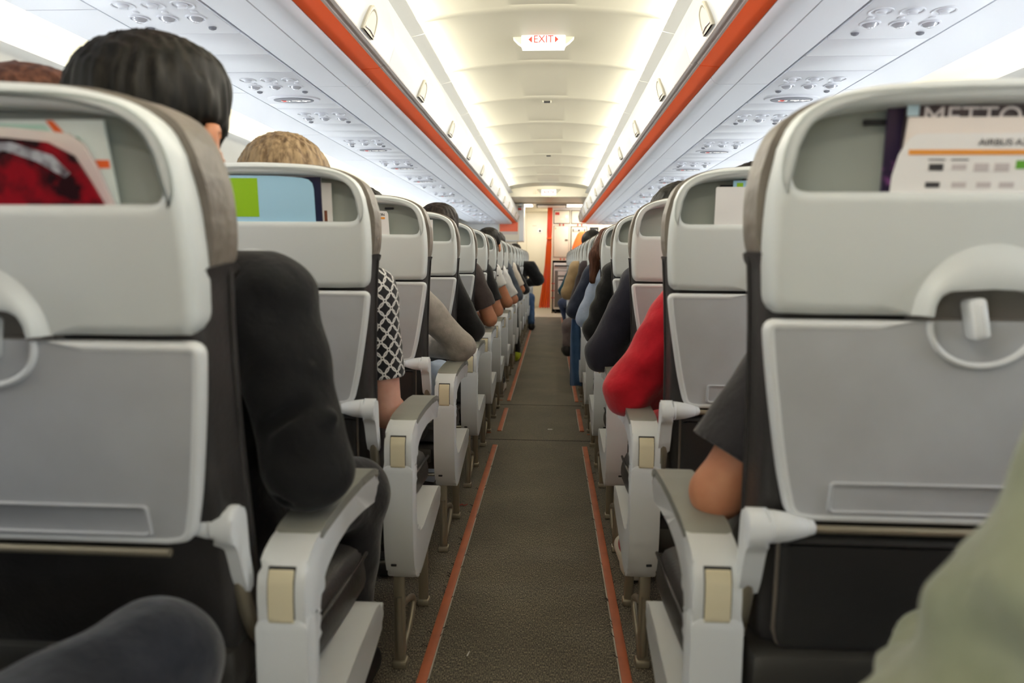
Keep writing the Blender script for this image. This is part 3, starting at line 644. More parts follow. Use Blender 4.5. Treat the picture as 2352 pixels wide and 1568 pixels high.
class SeatKit:
    def __init__(k, mir):
        P = PIV; B = lambda g, n, m, **q: g.build(n, m, mirror=mir, off=(0, P[1], P[2]), **q); S = lambda g, n, m, **q: g.build(n, m, mirror=mir, **q)
        k.back = [('back_shell', B(shell_mesh(), 'shell', M_shell, sharp=50), [('pocket_lining', B(pocket_mesh(), 'pocket', M_pocket, sharp=30)), ('pocket_slot', B(hole_slot(), 'slot', M_gap)), ('latch_hood', B(hood_mesh(), 'hood', M_shell, sharp=50)), ('latch_recess', B(recess_back(), 'recess', M_mouth))]),
                  ('tray_table', B(tray_mesh(), 'tray', [M_tray, M_rim], sharp=50), [('recess_rim', B(recess_rim(), 'rim', M_rim)), ('finger_recess', B(tray_recess(), 'recess', M_tray, smooth=False)), ('placard_frame', B(placard_mesh(), 'placard', M_tray, sharp=50)), ('support_rod', B(rod_mesh(), 'rod', M_leg))]),
                  ('tray_latch', B(latch_mesh(), 'latch', M_rim), []),
                  ('backrest_cushion', B(backcushion_mesh(), 'cushion', M_leather, sharp=60), []),
                  ('headrest_cover', B(headcover_mesh(), 'head', M_headleather, sharp=60), [])]
        k.low = [('lower_back_cover', S(pouch_mesh(), 'pouch', M_pouch, sharp=50), [('piping', S(pouch_piping(), 'piping', M_headleather))]),
                 ('seat_cushion', S(seatcushion_mesh(), 'cushion', M_leather, sharp=60), []), ('seat_frame', S(pan_mesh(), 'frame', M_frame), [])]
        for s in (-1, 1): k.low.append(('tray_arm', S(bracket_mesh(s), 'tray_arm', M_arm, sharp=50), [('hinge', S(hinge_mesh(s), 'hinge', M_arm, sharp=50)), ('pivot_arm', S(bracket_lower(s), 'pivot', M_leg))]))
        k.arm = [('armrest', S(arm_mesh(AX0, AX1), 'arm', M_arm, sharp=50), [('arm_pad', S(armpad_mesh(AX0, AX1), 'pad', M_pad, sharp=50)), ('release_gap', S(armgap(-0.3195, -0.2805), 'gap', M_gap)), ('release_plate', S(arminsert(-0.318, -0.282), 'insert', M_beige))]),
                 ('side_shroud', S(shroud_mesh(), 'shroud', M_arm, sharp=50), [('screw_slot', S(shroud_slot(), 'slot', M_gap))]),
                 ('leg', S(leg_mesh(0.062), 'leg', M_leg), [('foot_loop', S(loop_mesh(), 'loop', M_leg, sharp=60)), ('bracket', S(bolt_mesh(), 'bracket', M_chrome))]), ('leg', S(leg_mesh(0.40), 'leg', M_leg), [])]
        k.mid = [('armrest', S(arm_mesh(0.258, 0.298), 'arm', M_arm, sharp=50), [('arm_pad', S(armpad_mesh(0.258, 0.298), 'pad', M_pad, sharp=50))])]
KIT = {1: SeatKit(False), -1: SeatKit(True)}
OCC = {(-1, 1): 'red magazine in its pocket', (1, 1): 'safety card in its pocket', (-1, 2): 'light blue and green card in its pocket', (1, 2): 'red sleeve beside it',
       (-1, 3): 'white card with orange bar in its pocket', (-1, 4): 'narrow white card in its pocket', (1, 3): 'navy sleeve beside it', (1, 4): 'black sleeve beside it', (1, 5): 'long brown hair beside it', (-1, 5): 'brown tee sleeve beside it'}
RECLINE = {(-1, 1): 0.088}
SLIDE = {(-1, 1): -0.020}
SINK = {(-1, 1): -0.019}                                     # the leaned seat sits a little lower
BACK_DX, ARM_DX = {-1: -0.014, 1: 0.0}, {-1: 0.006, 1: 0.0}
for s in (-1, 1):
    for row in range(0, 18):
        y = ROW_Y[s][row]; far = row > 9
        what = OCC.get((s, row), '')
        lab = 'grey seats, %s row on the %s%s' % (ORD[row], SIDE[s], (', ' + what) if what else ' from the camera') if row else 'grey airline seats of the photographer\'s own row on the %s' % SIDE[s]
        t = thing('airline_seat', (SEAT_X[s], y, 0), lab, 'airline seat', 'airline seats on the %s' % SIDE[s])
        K = KIT[s]; th = RECLINE.get((s, row), 0.0)
        for unit in (0, 1, 2):
            dx = s * 0.54 * unit
            for nm, me, subs in K.back:
                if unit and (far and nm not in ('back_shell', 'backrest_cushion')): continue
                o = link(nm, me, t, (dx + (BACK_DX[s] if row != 1 else 0), PIV[1] + (SLIDE.get((s, row), 0.0) if unit == 0 else 0), PIV[2] + (SINK.get((s, row), 0.0) if unit == 0 else 0))); o.rotation_euler.x = th if unit == 0 else 0
                if unit == 0 or row < 4:
                    for n2, m2 in subs:
                        if far and n2 in ('pocket_slot', 'placard_frame'): continue
                        link(n2, m2, o)
            for nm, me, subs in K.low + (K.arm if unit == 0 else K.mid if not far else []):
                if unit and (nm in ('tray_arm',) and row > 3): continue
                if far and unit and nm != 'seat_cushion': continue
                o = link(nm, me, t, (dx + (ARM_DX[s] if nm in ('armrest', 'side_shroud', 'leg') else BACK_DX[s]), 0, 0))
                if unit == 0:
                    for n2, m2 in subs:
                        if far and n2 in ('screw_slot', 'bracket', 'piping'): continue
                        link(n2, m2, o)
        if (s, row) == (1, 2):
            me = text_me('Fasten', 0.0155, mat('placard_ink', rgb(96, 96, 98), 0.6), 0.0002, 'LEFT')
            o = link('placard_lettering', me, t, (-0.131, lean(0.757) + 0.0008, 0.757)); o.rotation_euler = (math.pi / 2 - 0.14, 0, 0)

# ------------------------------------------------------------------ things in the seat pockets
def pocket_item(name, side, row, outline, d, thick, m, label, cat, th=0.0, extra=()):
    """outline in seat-back coordinates (a from the seat centre in world x, z)"""
    x, y = SEAT_X[side] + (0.020 if (side, row) == (-1, 1) else 0.0), ROW_Y[side][row]
    if (side, row) in RECLINE: th = RECLINE[(side, row)]
    g = G(); n = len(outline)
    g.loft([[(a, lean(z) + d, z) for a, z in outline], [(a, lean(z) + d + thick, z) for a, z in outline]])
    me = g.build(name, m, sharp=30, off=(0, PIV[1], PIV[2]))
    o = link(name, me, None, (x, y + PIV[1] + SLIDE.get((side, row), 0.0), PIV[2] + SINK.get((side, row), 0.0))); o.rotation_euler.x = th; tag(o, label, cat)
    for nm, ol, mm in extra:
        g = G(); g.loft([[(a, lean(z) + d - 0.0006, z) for a, z in ol], [(a, lean(z) + d - 0.0001, z) for a, z in ol]])
        link(nm, g.build(nm, mm, smooth=False, off=(0, PIV[1], PIV[2])), o)
    return o
def rect(a0, a1, z0, z1): return [(a0, z0), (a1, z0), (a1, z1), (a0, z1)]
def plab(o, txt, size, m, a, z, d, align='LEFT', sx=1.0):
    me = text_me(txt, size, m, 0.0002, align); t = link('lettering', me, o, (a, lean(z) + d - 0.001 - PIV[1], z - PIV[2])); t.rotation_euler = (math.pi / 2 + 0.08, 0, 0); t.scale = (sx, 1, 1)
def M_(n, r, g_, b, rough=0.4): return mat(n, rgb(r, g_, b), rough)
M_paper, M_ink = M_('paper_white', 232, 230, 228, 0.5), M_('ink', 58, 56, 60)
M_cov = mat('red_cover', rgb(140, 16, 30), 0.22, noise=(34, rgb(40, 14, 20), 0.42, 0.6))
bz = 1.10
o = pocket_item('magazine', -1, 1, [(-0.06, bz), (0.186, bz), (0.160, 1.146), (0.142, 1.185), (0.128, 1.212), (0.100, 1.2265), (0.055, 1.231), (0.0, 1.232), (-0.06, 1.23)], 0.010, 0.004, M_cov, 'glossy red and black magazine at the front of the nearest left seat pocket', 'magazine',
    extra=[('painted_glare', [(0.0, 1.214), (0.02, 1.209), (0.05, 1.2175), (0.085, 1.206), (0.115, 1.188), (0.122, 1.193), (0.105, 1.212), (0.06, 1.226), (0.0, 1.226)], mat('cover_glare', rgb(176, 178, 186), 0.25, noise=(60, rgb(90, 84, 90), 0.4, 0.6))), ('white_label', rect(-0.06, 0.075, 1.148, 1.155), M_paper)])  # pale band paints the gloss glare onto the cover
pocket_item('magazine', -1, 1, [(-0.06, bz), (0.184, bz), (0.166, 1.146), (0.148, 1.20), (0.138, 1.224), (0.122, 1.236), (0.053, 1.243), (-0.06, 1.245)], 0.0155, 0.006, mat('mauve_pages', rgb(206, 178, 196), 0.5, noise=(3, rgb(226, 214, 204), 0.4, 0.6)), 'mauve edged magazine behind the red one in the nearest left pocket', 'magazine')
pocket_item('leaflet', -1, 1, [(-0.06, bz), (0.170, bz), (0.162, 1.146), (0.158, 1.251), (-0.06, 1.252)], 0.027, 0.003, M_('leaflet_white', 226, 236, 232), 'white and green leaflet at the back of the nearest left pocket', 'leaflet',
    extra=[('mint_band', [(-0.06, 1.236), (0.10, 1.232), (0.09, 1.246), (-0.06, 1.249)], M_('mint', 186, 224, 208)), ('green_mark', [(-0.02, 1.2325), (0.10, 1.2295), (0.130, 1.218), (0.134, 1.224), (0.126, 1.233), (0.09, 1.234)], M_('green', 22, 130, 92)), ('orange_mark', [(0.100, 1.238), (0.112, 1.236), (0.100, 1.2505), (0.092, 1.2505)], M_('leaflet_orange', 238, 106, 48)), ('orange_dot', rect(0.142, 0.158, 1.199, 1.208), M_('leaflet_orange', 238, 106, 48))])
# nearest right pocket
o = pocket_item('safety_card', 1, 1, [(-0.130, bz), (0.20, bz), (0.20, 1.228), (-0.092, 1.2275), (-0.104, 1.2265), (-0.112, 1.221), (-0.122, 1.203), (-0.1275, 1.178)], 0.010, 0.0015, M_paper, 'white safety card with orange bar and small pictures in the nearest right pocket', 'card',
    extra=[('orange_bar', rect(-0.111, 0.20, 1.2025, 1.2085), M_('card_orange', 226, 150, 60))] +
          [('picture', rect(a - 0.0085, a + 0.0085, z - q, z + q * 0.6), M_('picture_grey', 60, 60, 62) if dk else M_('picture_pale', 196, 188, 188)) for a, z, q, dk in ((-0.077, 1.189, 0.005, 1), (-0.050, 1.189, 0.004, 0), (-0.024, 1.189, 0.006, 0), (0.0, 1.189, 0.006, 0), (-0.079, 1.168, 0.004, 1), (-0.048, 1.168, 0.004, 0), (-0.019, 1.168, 0.004, 0), (0.008, 1.168, 0.004, 0))] +
          [('picture', rect(a - 0.010, a + 0.010, z + 0.004, z + 0.0055), M_ink) for a, z in ((-0.077, 1.192), (-0.050, 1.192))] + [('green_picture', rect(0.016, 0.036, 1.186, 1.196), M_('card_green', 96, 160, 50))])
plab(o, 'AIRBUS A320', 0.0105, M_ink, -0.031, 1.2168, 0.010, sx=1.15)
pocket_item('paper', 1, 1, [(-0.122, bz), (0.20, bz), (0.20, 1.248), (-0.112, 1.2475)], 0.016, 0.003, M_('paper_cream', 232, 222, 214), 'plain cream paper behind the safety card in the nearest right pocket', 'paper')
o = pocket_item('magazine', 1, 1, [(-0.113, bz), (0.20, bz), (0.20, 1.263), (-0.02, 1.2635), (-0.05, 1.262), (-0.071, 1.2645), (-0.113, 1.264)], 0.023, 0.005, mat('dark_cover', rgb(54, 44, 46), 0.35, noise=(30, rgb(84, 72, 72), 0.4, 0.7)), 'dark magazine with pale title tops in the nearest right pocket', 'magazine', extra=[('blue_corner', rect(-0.112, -0.098, 1.250, 1.2638), M_('pale_blue', 190, 216, 226))])
plab(o, 'METTOL', 0.034, M_('title_white', 214, 206, 204), -0.094, 1.2475, 0.023, sx=1.05)
pocket_item('magazine', 1, 1, [(-0.128, bz), (0.10, bz), (0.10, 1.2625), (-0.130, 1.262)], 0.032, 0.004, mat('purple_cover', rgb(50, 38, 66), 0.35, noise=(26, rgb(190, 110, 190), 0.56, 0.72)), 'dark purple magazine at the back of the nearest right pocket', 'magazine')
# second row left
pocket_item('menu_card', -1, 2, [(-0.16, bz), (0.136, bz), (0.134, 1.165), (0.133, 1.232), (0.130, 1.245), (0.122, 1.2525), (0.106, 1.2565), (0.05, 1.2605), (-0.16, 1.263)], 0.010, 0.003, M_('card_blue', 168, 212, 236), 'light blue card with green block in the second left pocket', 'card', extra=[('green_block', rect(-0.16, 0.003, 1.169, 1.2555), M_('card_lime', 148, 196, 30))])
pocket_item('magazine', -1, 2, [(-0.16, bz), (0.148, bz), (0.147, 1.2585), (-0.16, 1.2625)], 0.017, 0.005, M_('navy_cover', 30, 36, 66), 'navy magazine behind the blue card in the second left pocket', 'magazine')
pocket_item('paper', -1, 2, [(-0.16, bz), (0.148, bz), (0.146, 1.261), (0.0, 1.2635), (-0.16, 1.264)], 0.024, 0.003, M_paper, 'white paper edge behind the navy magazine in the second left pocket', 'paper')
pocket_item('white_card', -1, 2, [(0.08, bz), (0.168, bz), (0.168, 1.247), (0.08, 1.249)], 0.030, 0.002, M_paper, 'narrow white card right of the navy magazine', 'card', extra=[('brown_picture', rect(0.149, 0.156, 1.16, 1.185), M_('card_brown', 120, 70, 50))])
# second row right
pocket_item('white_card', 1, 2, [(-0.170, bz), (0.06, bz), (0.06, 1.243), (-0.168, 1.2425), (-0.1705, 1.240)], 0.010, 0.003, M_paper, 'plain white card in the second right pocket', 'card')
pocket_item('menu_card', 1, 2, [(-0.128, bz), (0.05, bz), (0.05, 1.2585), (-0.130, 1.258)], 0.022, 0.003, M_('card_blue', 168, 212, 236), 'blue and green card edge behind the white card in the second right pocket', 'card', extra=[('green_block', rect(-0.122, -0.108, 1.236, 1.2525), M_('card_lime', 148, 196, 30))])
pocket_item('magazine', 1, 2, [(-0.107, bz), (0.05, bz), (0.05, 1.2635), (-0.107, 1.2635)], 0.028, 0.004, M_('maroon_cover', 62, 40, 38), 'dark maroon magazine top in the second right pocket', 'magazine')
# further rows
o = pocket_item('safety_card', -1, 3, [(-0.06, bz), (0.133, bz), (0.132, 1.165), (0.129, 1.226), (0.124, 1.2345), (0.06, 1.2405), (-0.06, 1.241)], 0.010, 0.002, M_paper, 'white information card with short orange bar in the third left pocket', 'card', extra=[('orange_bar', rect(0.0, 0.118, 1.209, 1.2155), M_('card_orange', 240, 150, 60))])
plab(o, 'INFORMATION', 0.0125, M_ink, 0.118, 1.2235, 0.010, 'RIGHT')
pocket_item('white_card', -1, 4, rect(0.04, 0.153, bz, 1.2515), 0.010, 0.002, M_paper, 'narrow white card in the fourth left pocket', 'card')
pocket_item('magazine', 1, 5, rect(-0.16, 0.05, bz, 1.262), 0.012, 0.005, M_('black_cover', 46, 36, 38), 'black magazine in the fifth right pocket', 'magazine')
pocket_item('white_card', 1, 4, rect(-0.16, 0.05, bz, 1.25), 0.012, 0.003, M_paper, 'white card edge in the fourth right pocket', 'card')

# ------------------------------------------------------------------ front of the cabin: lamps, wall, cabinet, curtain, galley
for s in (-1, 1):
    g = G(); g.box(s * 0.95 - 0.62, s * 0.95 + 0.62, Y_BINEND + 0.25, Y_BINEND + 0.75, 2.185, 2.21, 0.01); struct('trim_%d' % (95 + s), g.build('lamp', M_lampfront))
    area_light('entry_lamp_and_fill', (s * 0.95, Y_BINEND + 0.5, 2.17), 1.2, 0.45, ENTRY_W, (1.0, 0.96, 0.86), (0, 0.15, -1))
g = G(); g.box(-0.24, 0.34, Y_BINEND + 0.2, Y_BINEND + 0.8, 2.18, 2.205, 0.006); struct('trim_97', g.build('hatch', M_white))
g = G()
for a, b, c, d in ((-0.25, -0.235, 0.18, 0.82), (0.335, 0.35, 0.18, 0.82), (-0.25, 0.35, 0.18, 0.195)): g.box(a, b, Y_BINEND + c, Y_BINEND + d, 2.178, 2.19)
struct('trim_98', g.build('hatch_gap', M_gap, smooth=False))
area_light('entry_lamp_and_fill', (-0.2, 15.5, 2.17), 0.8, 0.5, ENTRY_W * 0.8, (1.0, 0.96, 0.88), (0, 0.25, -1))  # extra unseen light, added to brighten the end wall
# end wall: door panel with spy hole, line above it, small dark dome
g = G(); g.box(-0.52, 0.2, Y_END - 0.02, Y_END - 0.004, 0.05, 2.2, 0.004); d3 = struct('door_3', g.build('door', M_cream))
g = G(); g.box(-0.6, 0.2, Y_END - 0.05, Y_END - 0.004, 2.215, 2.24); struct('trim_99', g.build('lintel', M_gap, smooth=False))
g = G(); g.tube([(-0.215, Y_END - 0.035, 1.785), (-0.215, Y_END - 0.02, 1.785)], 0.055, 20); t = link('spyhole_plate', g.build('plate', M_white), d3)
g = G(); g.tube([(-0.215, Y_END - 0.045, 1.785), (-0.215, Y_END - 0.034, 1.785)], 0.022, 16); link('spyhole', g.build('spyhole', M_gap), d3)
g = G(); g.box(-0.39, -0.29, Y_END - 0.024, Y_END - 0.019, 1.895, 1.906); link('door_notice', g.build('notice', M_('notice_grey', 190, 180, 160)), d3)
g = G(); g.ellipsoid((0, 0, 0), (0.05, 0.03, 0.045), 16, 10); tag(link('camera_dome', g.build('dome', M_black), None, (-0.30, Y_END - 0.03, 2.30)), 'small dark dome above the front cabin door', 'camera dome')
# stowage cabinet on the left with an orange poster
t = thing('wall_cabinet', (-1.2, 13.75, 1.5), 'white wall cabinet with orange poster left of the front door', 'cabinet')
o = (-1.2, 13.75, 1.5)
g = G(); g.box(-1.95, -0.49, 13.72, 14.3, 1.47, 2.2, 0.012); link('body', g.build('body', M_white, off=o), t)
g = G(); g.box(-0.985, -0.575, 13.712, 13.722, 1.49, 2.19, 0.004); p = link('front_frame', g.build('frame', M_cream, off=o), t)
g = G(); g.box(-0.955, -0.60, 13.706, 13.713, 1.66, 1.835); link('poster', g.build('poster', M_('poster_orange', 250, 120, 84), smooth=False, off=o), p)
g = G(); g.box(-0.955, -0.60, 13.706, 13.713, 1.60, 1.658); link('poster_foot', g.build('foot', M_('poster_pale', 214, 200, 190), smooth=False, off=o), p)
g = G(); g.box(-0.60, -0.535, 13.704, 13.714, 2.07, 2.11); link('red_notice', g.build('notice', M_red, smooth=False, off=o), t)
g = G(); g.box(-0.60, -0.535, 13.704, 13.714, 2.125, 2.14); link('dark_notice', g.build('notice', M_ink, smooth=False, off=o), t)
g = G(); g.box(-1.95, -0.62, 13.76, 14.3, 0.0, 1.47, 0.01); tag(link('partition', g.build('partition', M_('partition_grey', 206, 198, 180))), 'beige partition under the white wall cabinet at the front left', 'partition')
# curtain
def curtain():
    n = 60; g = G(); rows = []
    for z, cx, hw, amp in ((2.235, 0.018, 0.048, 0.010), (2.0, 0.018, 0.050, 0.012), (1.72, 0.012, 0.052, 0.013), (1.55, 0.010, 0.047, 0.010), (1.40, 0.004, 0.058, 0.014), (1.0, -0.012, 0.066, 0.016), (0.6, -0.040, 0.085, 0.022), (0.3, -0.062, 0.105, 0.03), (0.125, -0.075, 0.118, 0.036)):
        rows.append([(cx + hw * (2 * i / (n - 1) - 1), 14.55 + amp * math.sin(i * 0.62) + 0.006 * math.sin(i * 1.7), z + (0.012 * math.sin(i * 0.5) if z < 0.2 else 0)) for i in range(n)])
    back = [[(x, y + 0.006, z) for x, y, z in r] for r in rows]
    g.loft([list(r) + list(b[::-1]) for r, b in zip(rows, back)]); return g
t = thing('curtain', (0.0, 14.55, 0.13), 'orange curtain tied back at the galley entrance', 'curtain')
o = (0.0, 14.55, 0.13)
link('cloth', curtain().build('cloth', mat('curtain_orange', rgb(255, 138, 66), 0.8, spec=0.1, noise=(2.2, rgb(255, 132, 120), 0.45, 0.6), stretch=(3, 3, 0.6)), off=o, sharp=70), t)
g = G(); g.box(-0.044, 0.064, 14.52, 14.58, 1.535, 1.575, 0.006); link('tie_band', g.build('band', M_('tie_orange', 232, 96, 30), off=o), t)
# galley
t = thing('galley', (1.0, 14.9, 0), 'cream galley wall of cupboards at the front right', 'galley')
o = (1.0, 14.9, 0)
g = G(); g.box(0.075, 0.085, 14.78, 15.6, 0.0, 1.12, 0.003); g.box(0.60, 1.98, 14.78, 15.6, 0.0, 1.12, 0.006); g.box(0.075, 1.98, 14.78, 15.6, 1.105, 2.2, 0.006); link('carcass', g.build('carcass', M_cream, off=o), t)
g = G(); g.box(0.072, 1.9, 14.765, 14.79, 2.155, 2.2, 0.008); link('head_rail', g.build('rail', M_white, off=o), t)
def gdoor(nm, a0, a1, z0, z1, m=M_cream, gap=0.010, handles=()):
    g = G(); g.box(a0 - gap, a1 + gap, 14.772, 14.785, z0 - gap, z1 + gap); f = link(nm + '_surround', g.build('surround', M_gap, smooth=False, off=o), t)
    g = G(); g.box(a0, a1, 14.760, 14.79, z0, z1, 0.006); d = link(nm, g.build(nm, m, off=o), t)
    return d
def latch(a, z, par):
    g = G(); g.box(a - 0.012, a + 0.012, 14.742, 14.765, z - 0.02, z + 0.02, 0.004); link('red_latch', g.build('latch', M_red, off=o), par)
d = gdoor('cupboard_door', 0.105, 0.425, 1.88, 2.135)
g = G(); g.box(0.125, 0.215, 14.756, 14.762, 2.05, 2.105); link('red_label', g.build('label', M_red, smooth=False, off=o), d)
g = G(); g.tube([(0.365, 14.75, 2.02), (0.365, 14.762, 2.02)], 0.035, 18); link('round_lock', g.build('lock', M_white, off=o), d)
g = G(); g.box(0.23, 0.31, 14.752, 14.762, 1.955, 1.97, 0.003); link('handle', g.build('handle', M_white, off=o), d)
latch(0.225, 1.845, d); latch(0.30, 1.845, d)
d2 = gdoor('cupboard_door', 0.47, 0.80, 1.88, 2.135); g = G(); g.box(0.60, 0.68, 14.752, 14.762, 1.955, 1.97, 0.003); link('handle', g.build('handle', M_white, off=o), d2); latch(0.60, 1.845, d2); latch(0.68, 1.845, d2)
d3b = gdoor('cupboard_door', 0.105, 0.41, 1.18, 1.82, gap=0.004)
g = G(); g.box(0.335, 0.395, 14.754, 14.762, 1.51, 1.55); link('small_plate', g.build('plate', M_('plate_grey', 130, 120, 100), smooth=False, off=o), d3b)
g = G(); g.box(0.125, 0.145, 14.756, 14.762, 1.755, 1.79); link('yellow_label', g.build('label', M_('label_yellow', 220, 190, 120), smooth=False, off=o), d3b)
latch(0.25, 1.135, d3b); latch(0.325, 1.135, d3b)
d4 = gdoor('oven_door', 0.47, 0.78, 1.10, 1.80, gap=0.014)
g = G(); g.box(0.49, 0.76, 14.752, 14.762, 1.70, 1.775, 0.004); c = link('control_panel', g.build('panel', M_('panel_grey', 208, 204, 192), off=o), d4)
g = G(); g.tube([(0.625, 14.742, 1.735), (0.625, 14.755, 1.735)], 0.018, 14); link('knob', g.build('knob', M_black, off=o), d4)
for a in (0.505, 0.745):
    g = G(); g.box(a - 0.008, a + 0.008, 14.746, 14.756, 1.71, 1.765); link('grip', g.build('grip', M_gap, smooth=False, off=o), d4)
g = G(); g.box(0.85, 1.03, 14.765, 14.80, 1.70, 1.80); n = link('dark_niche', g.build('niche', M_black, smooth=False, off=o), t)
for a in (0.90, 0.95, 0.985):
    g = G(); g.ellipsoid((a, 14.755, 1.725), (0.018, 0.014, 0.026), 10, 8); link('cup', g.build('cup', M_white, off=o), n)
for a in (1.06, 1.16): 
    d = gdoor('panel_door', a, a + 0.085, 1.70, 1.80, gap=0.004)
# trolley bay
g = G(); g.box(0.086, 0.60, 15.25, 15.3, 0.0, 1.105); link('trolley_bay', g.build('bay', M_black, smooth=False, off=o), t)
q = thing('service_trolley', (0.32, 14.7, 0), 'white framed galley trolley with grey door in the black bay', 'trolley')
o2 = (0.32, 14.7, 0)
g = G(); g.box(0.11, 0.56, 14.70, 15.2, 0.085, 1.06, 0.012); link('body', g.build('body', M_white, off=o2), q)
g = G(); g.box(0.135, 0.525, 14.688, 14.702, 0.13, 0.90, 0.004); dd = link('grey_door', g.build('door', M_('trolley_grey', 118, 116, 112), off=o2), q)
for a0, a1, z0, z1 in ((0.20, 0.40, 0.80, 0.885), (0.205, 0.36, 0.42, 0.76), (0.22, 0.345, 0.69, 0.715)):
    g = G(); g.box(a0, a1, 14.682, 14.689, z0, z1); link('notice', g.build('notice', M_paper if z1 - z0 > 0.03 else M_('notice_dark', 150, 140, 130), smooth=False, off=o2), dd)
g = G(); g.box(0.125, 0.53, 14.67, 14.702, 0.985, 1.01, 0.006); link('handle', g.build('handle', M_black, off=o2), q)
for a in (0.14, 0.50):
    g = G(); g.tube([(a, 14.74, 0.042), (a + 0.03, 14.74, 0.042)], 0.042, 16); link('wheel', g.build('wheel', M_black, off=o2), q)
for z in (0.62, 0.47, 0.32):
    g = G(); g.box(0.06, 0.135, 14.672, 14.684, z, z + 0.014); link('red_latch', g.build('latch', M_red, smooth=False, off=o2), q)
# orange padded crew seat standing in front of the galley
t = thing('crew_seat', (0.72, 14.55, 0), 'orange padded crew seat back in front of the galley', 'crew seat')
pr = joinsec(crom([(0.46, 0.75), (0.462, 1.1), (0.482, 1.36), (0.555, 1.58), (0.595, 1.66), (0.66, 1.70)], 30), poly([(0.66, 1.70), (0.86, 1.70)], 8), crom([(0.86, 1.70), (0.93, 1.67), (0.96, 1.55), (0.97, 0.75)], 20), poly([(0.97, 0.75), (0.46, 0.75)], 8))
M_or2 = mat('orange_fabric', rgb(246, 118, 44), 0.6)
g = G(); g.loft([[(a, 14.46 + d, z) for a, z in inset(pr, i)] for d, i in ((0.0, 0.03), (0.01, 0.008), (0.03, 0.0), (0.07, 0.0), (0.09, 0.012))]); link('backrest', g.build('backrest', M_or2, off=(0.72, 14.55, 0)), t)
g = G(); g.box(0.48, 0.95, 14.20, 14.5, 0.42, 0.52, 0.03); link('seat_pad', g.build('pad', M_or2, off=(0.72, 14.55, 0)), t)
g = G(); g.box(0.48, 0.95, 14.5, 14.56, 0.0, 1.2, 0.01); link('stand', g.build('stand', M_frame, off=(0.72, 14.55, 0)), t)

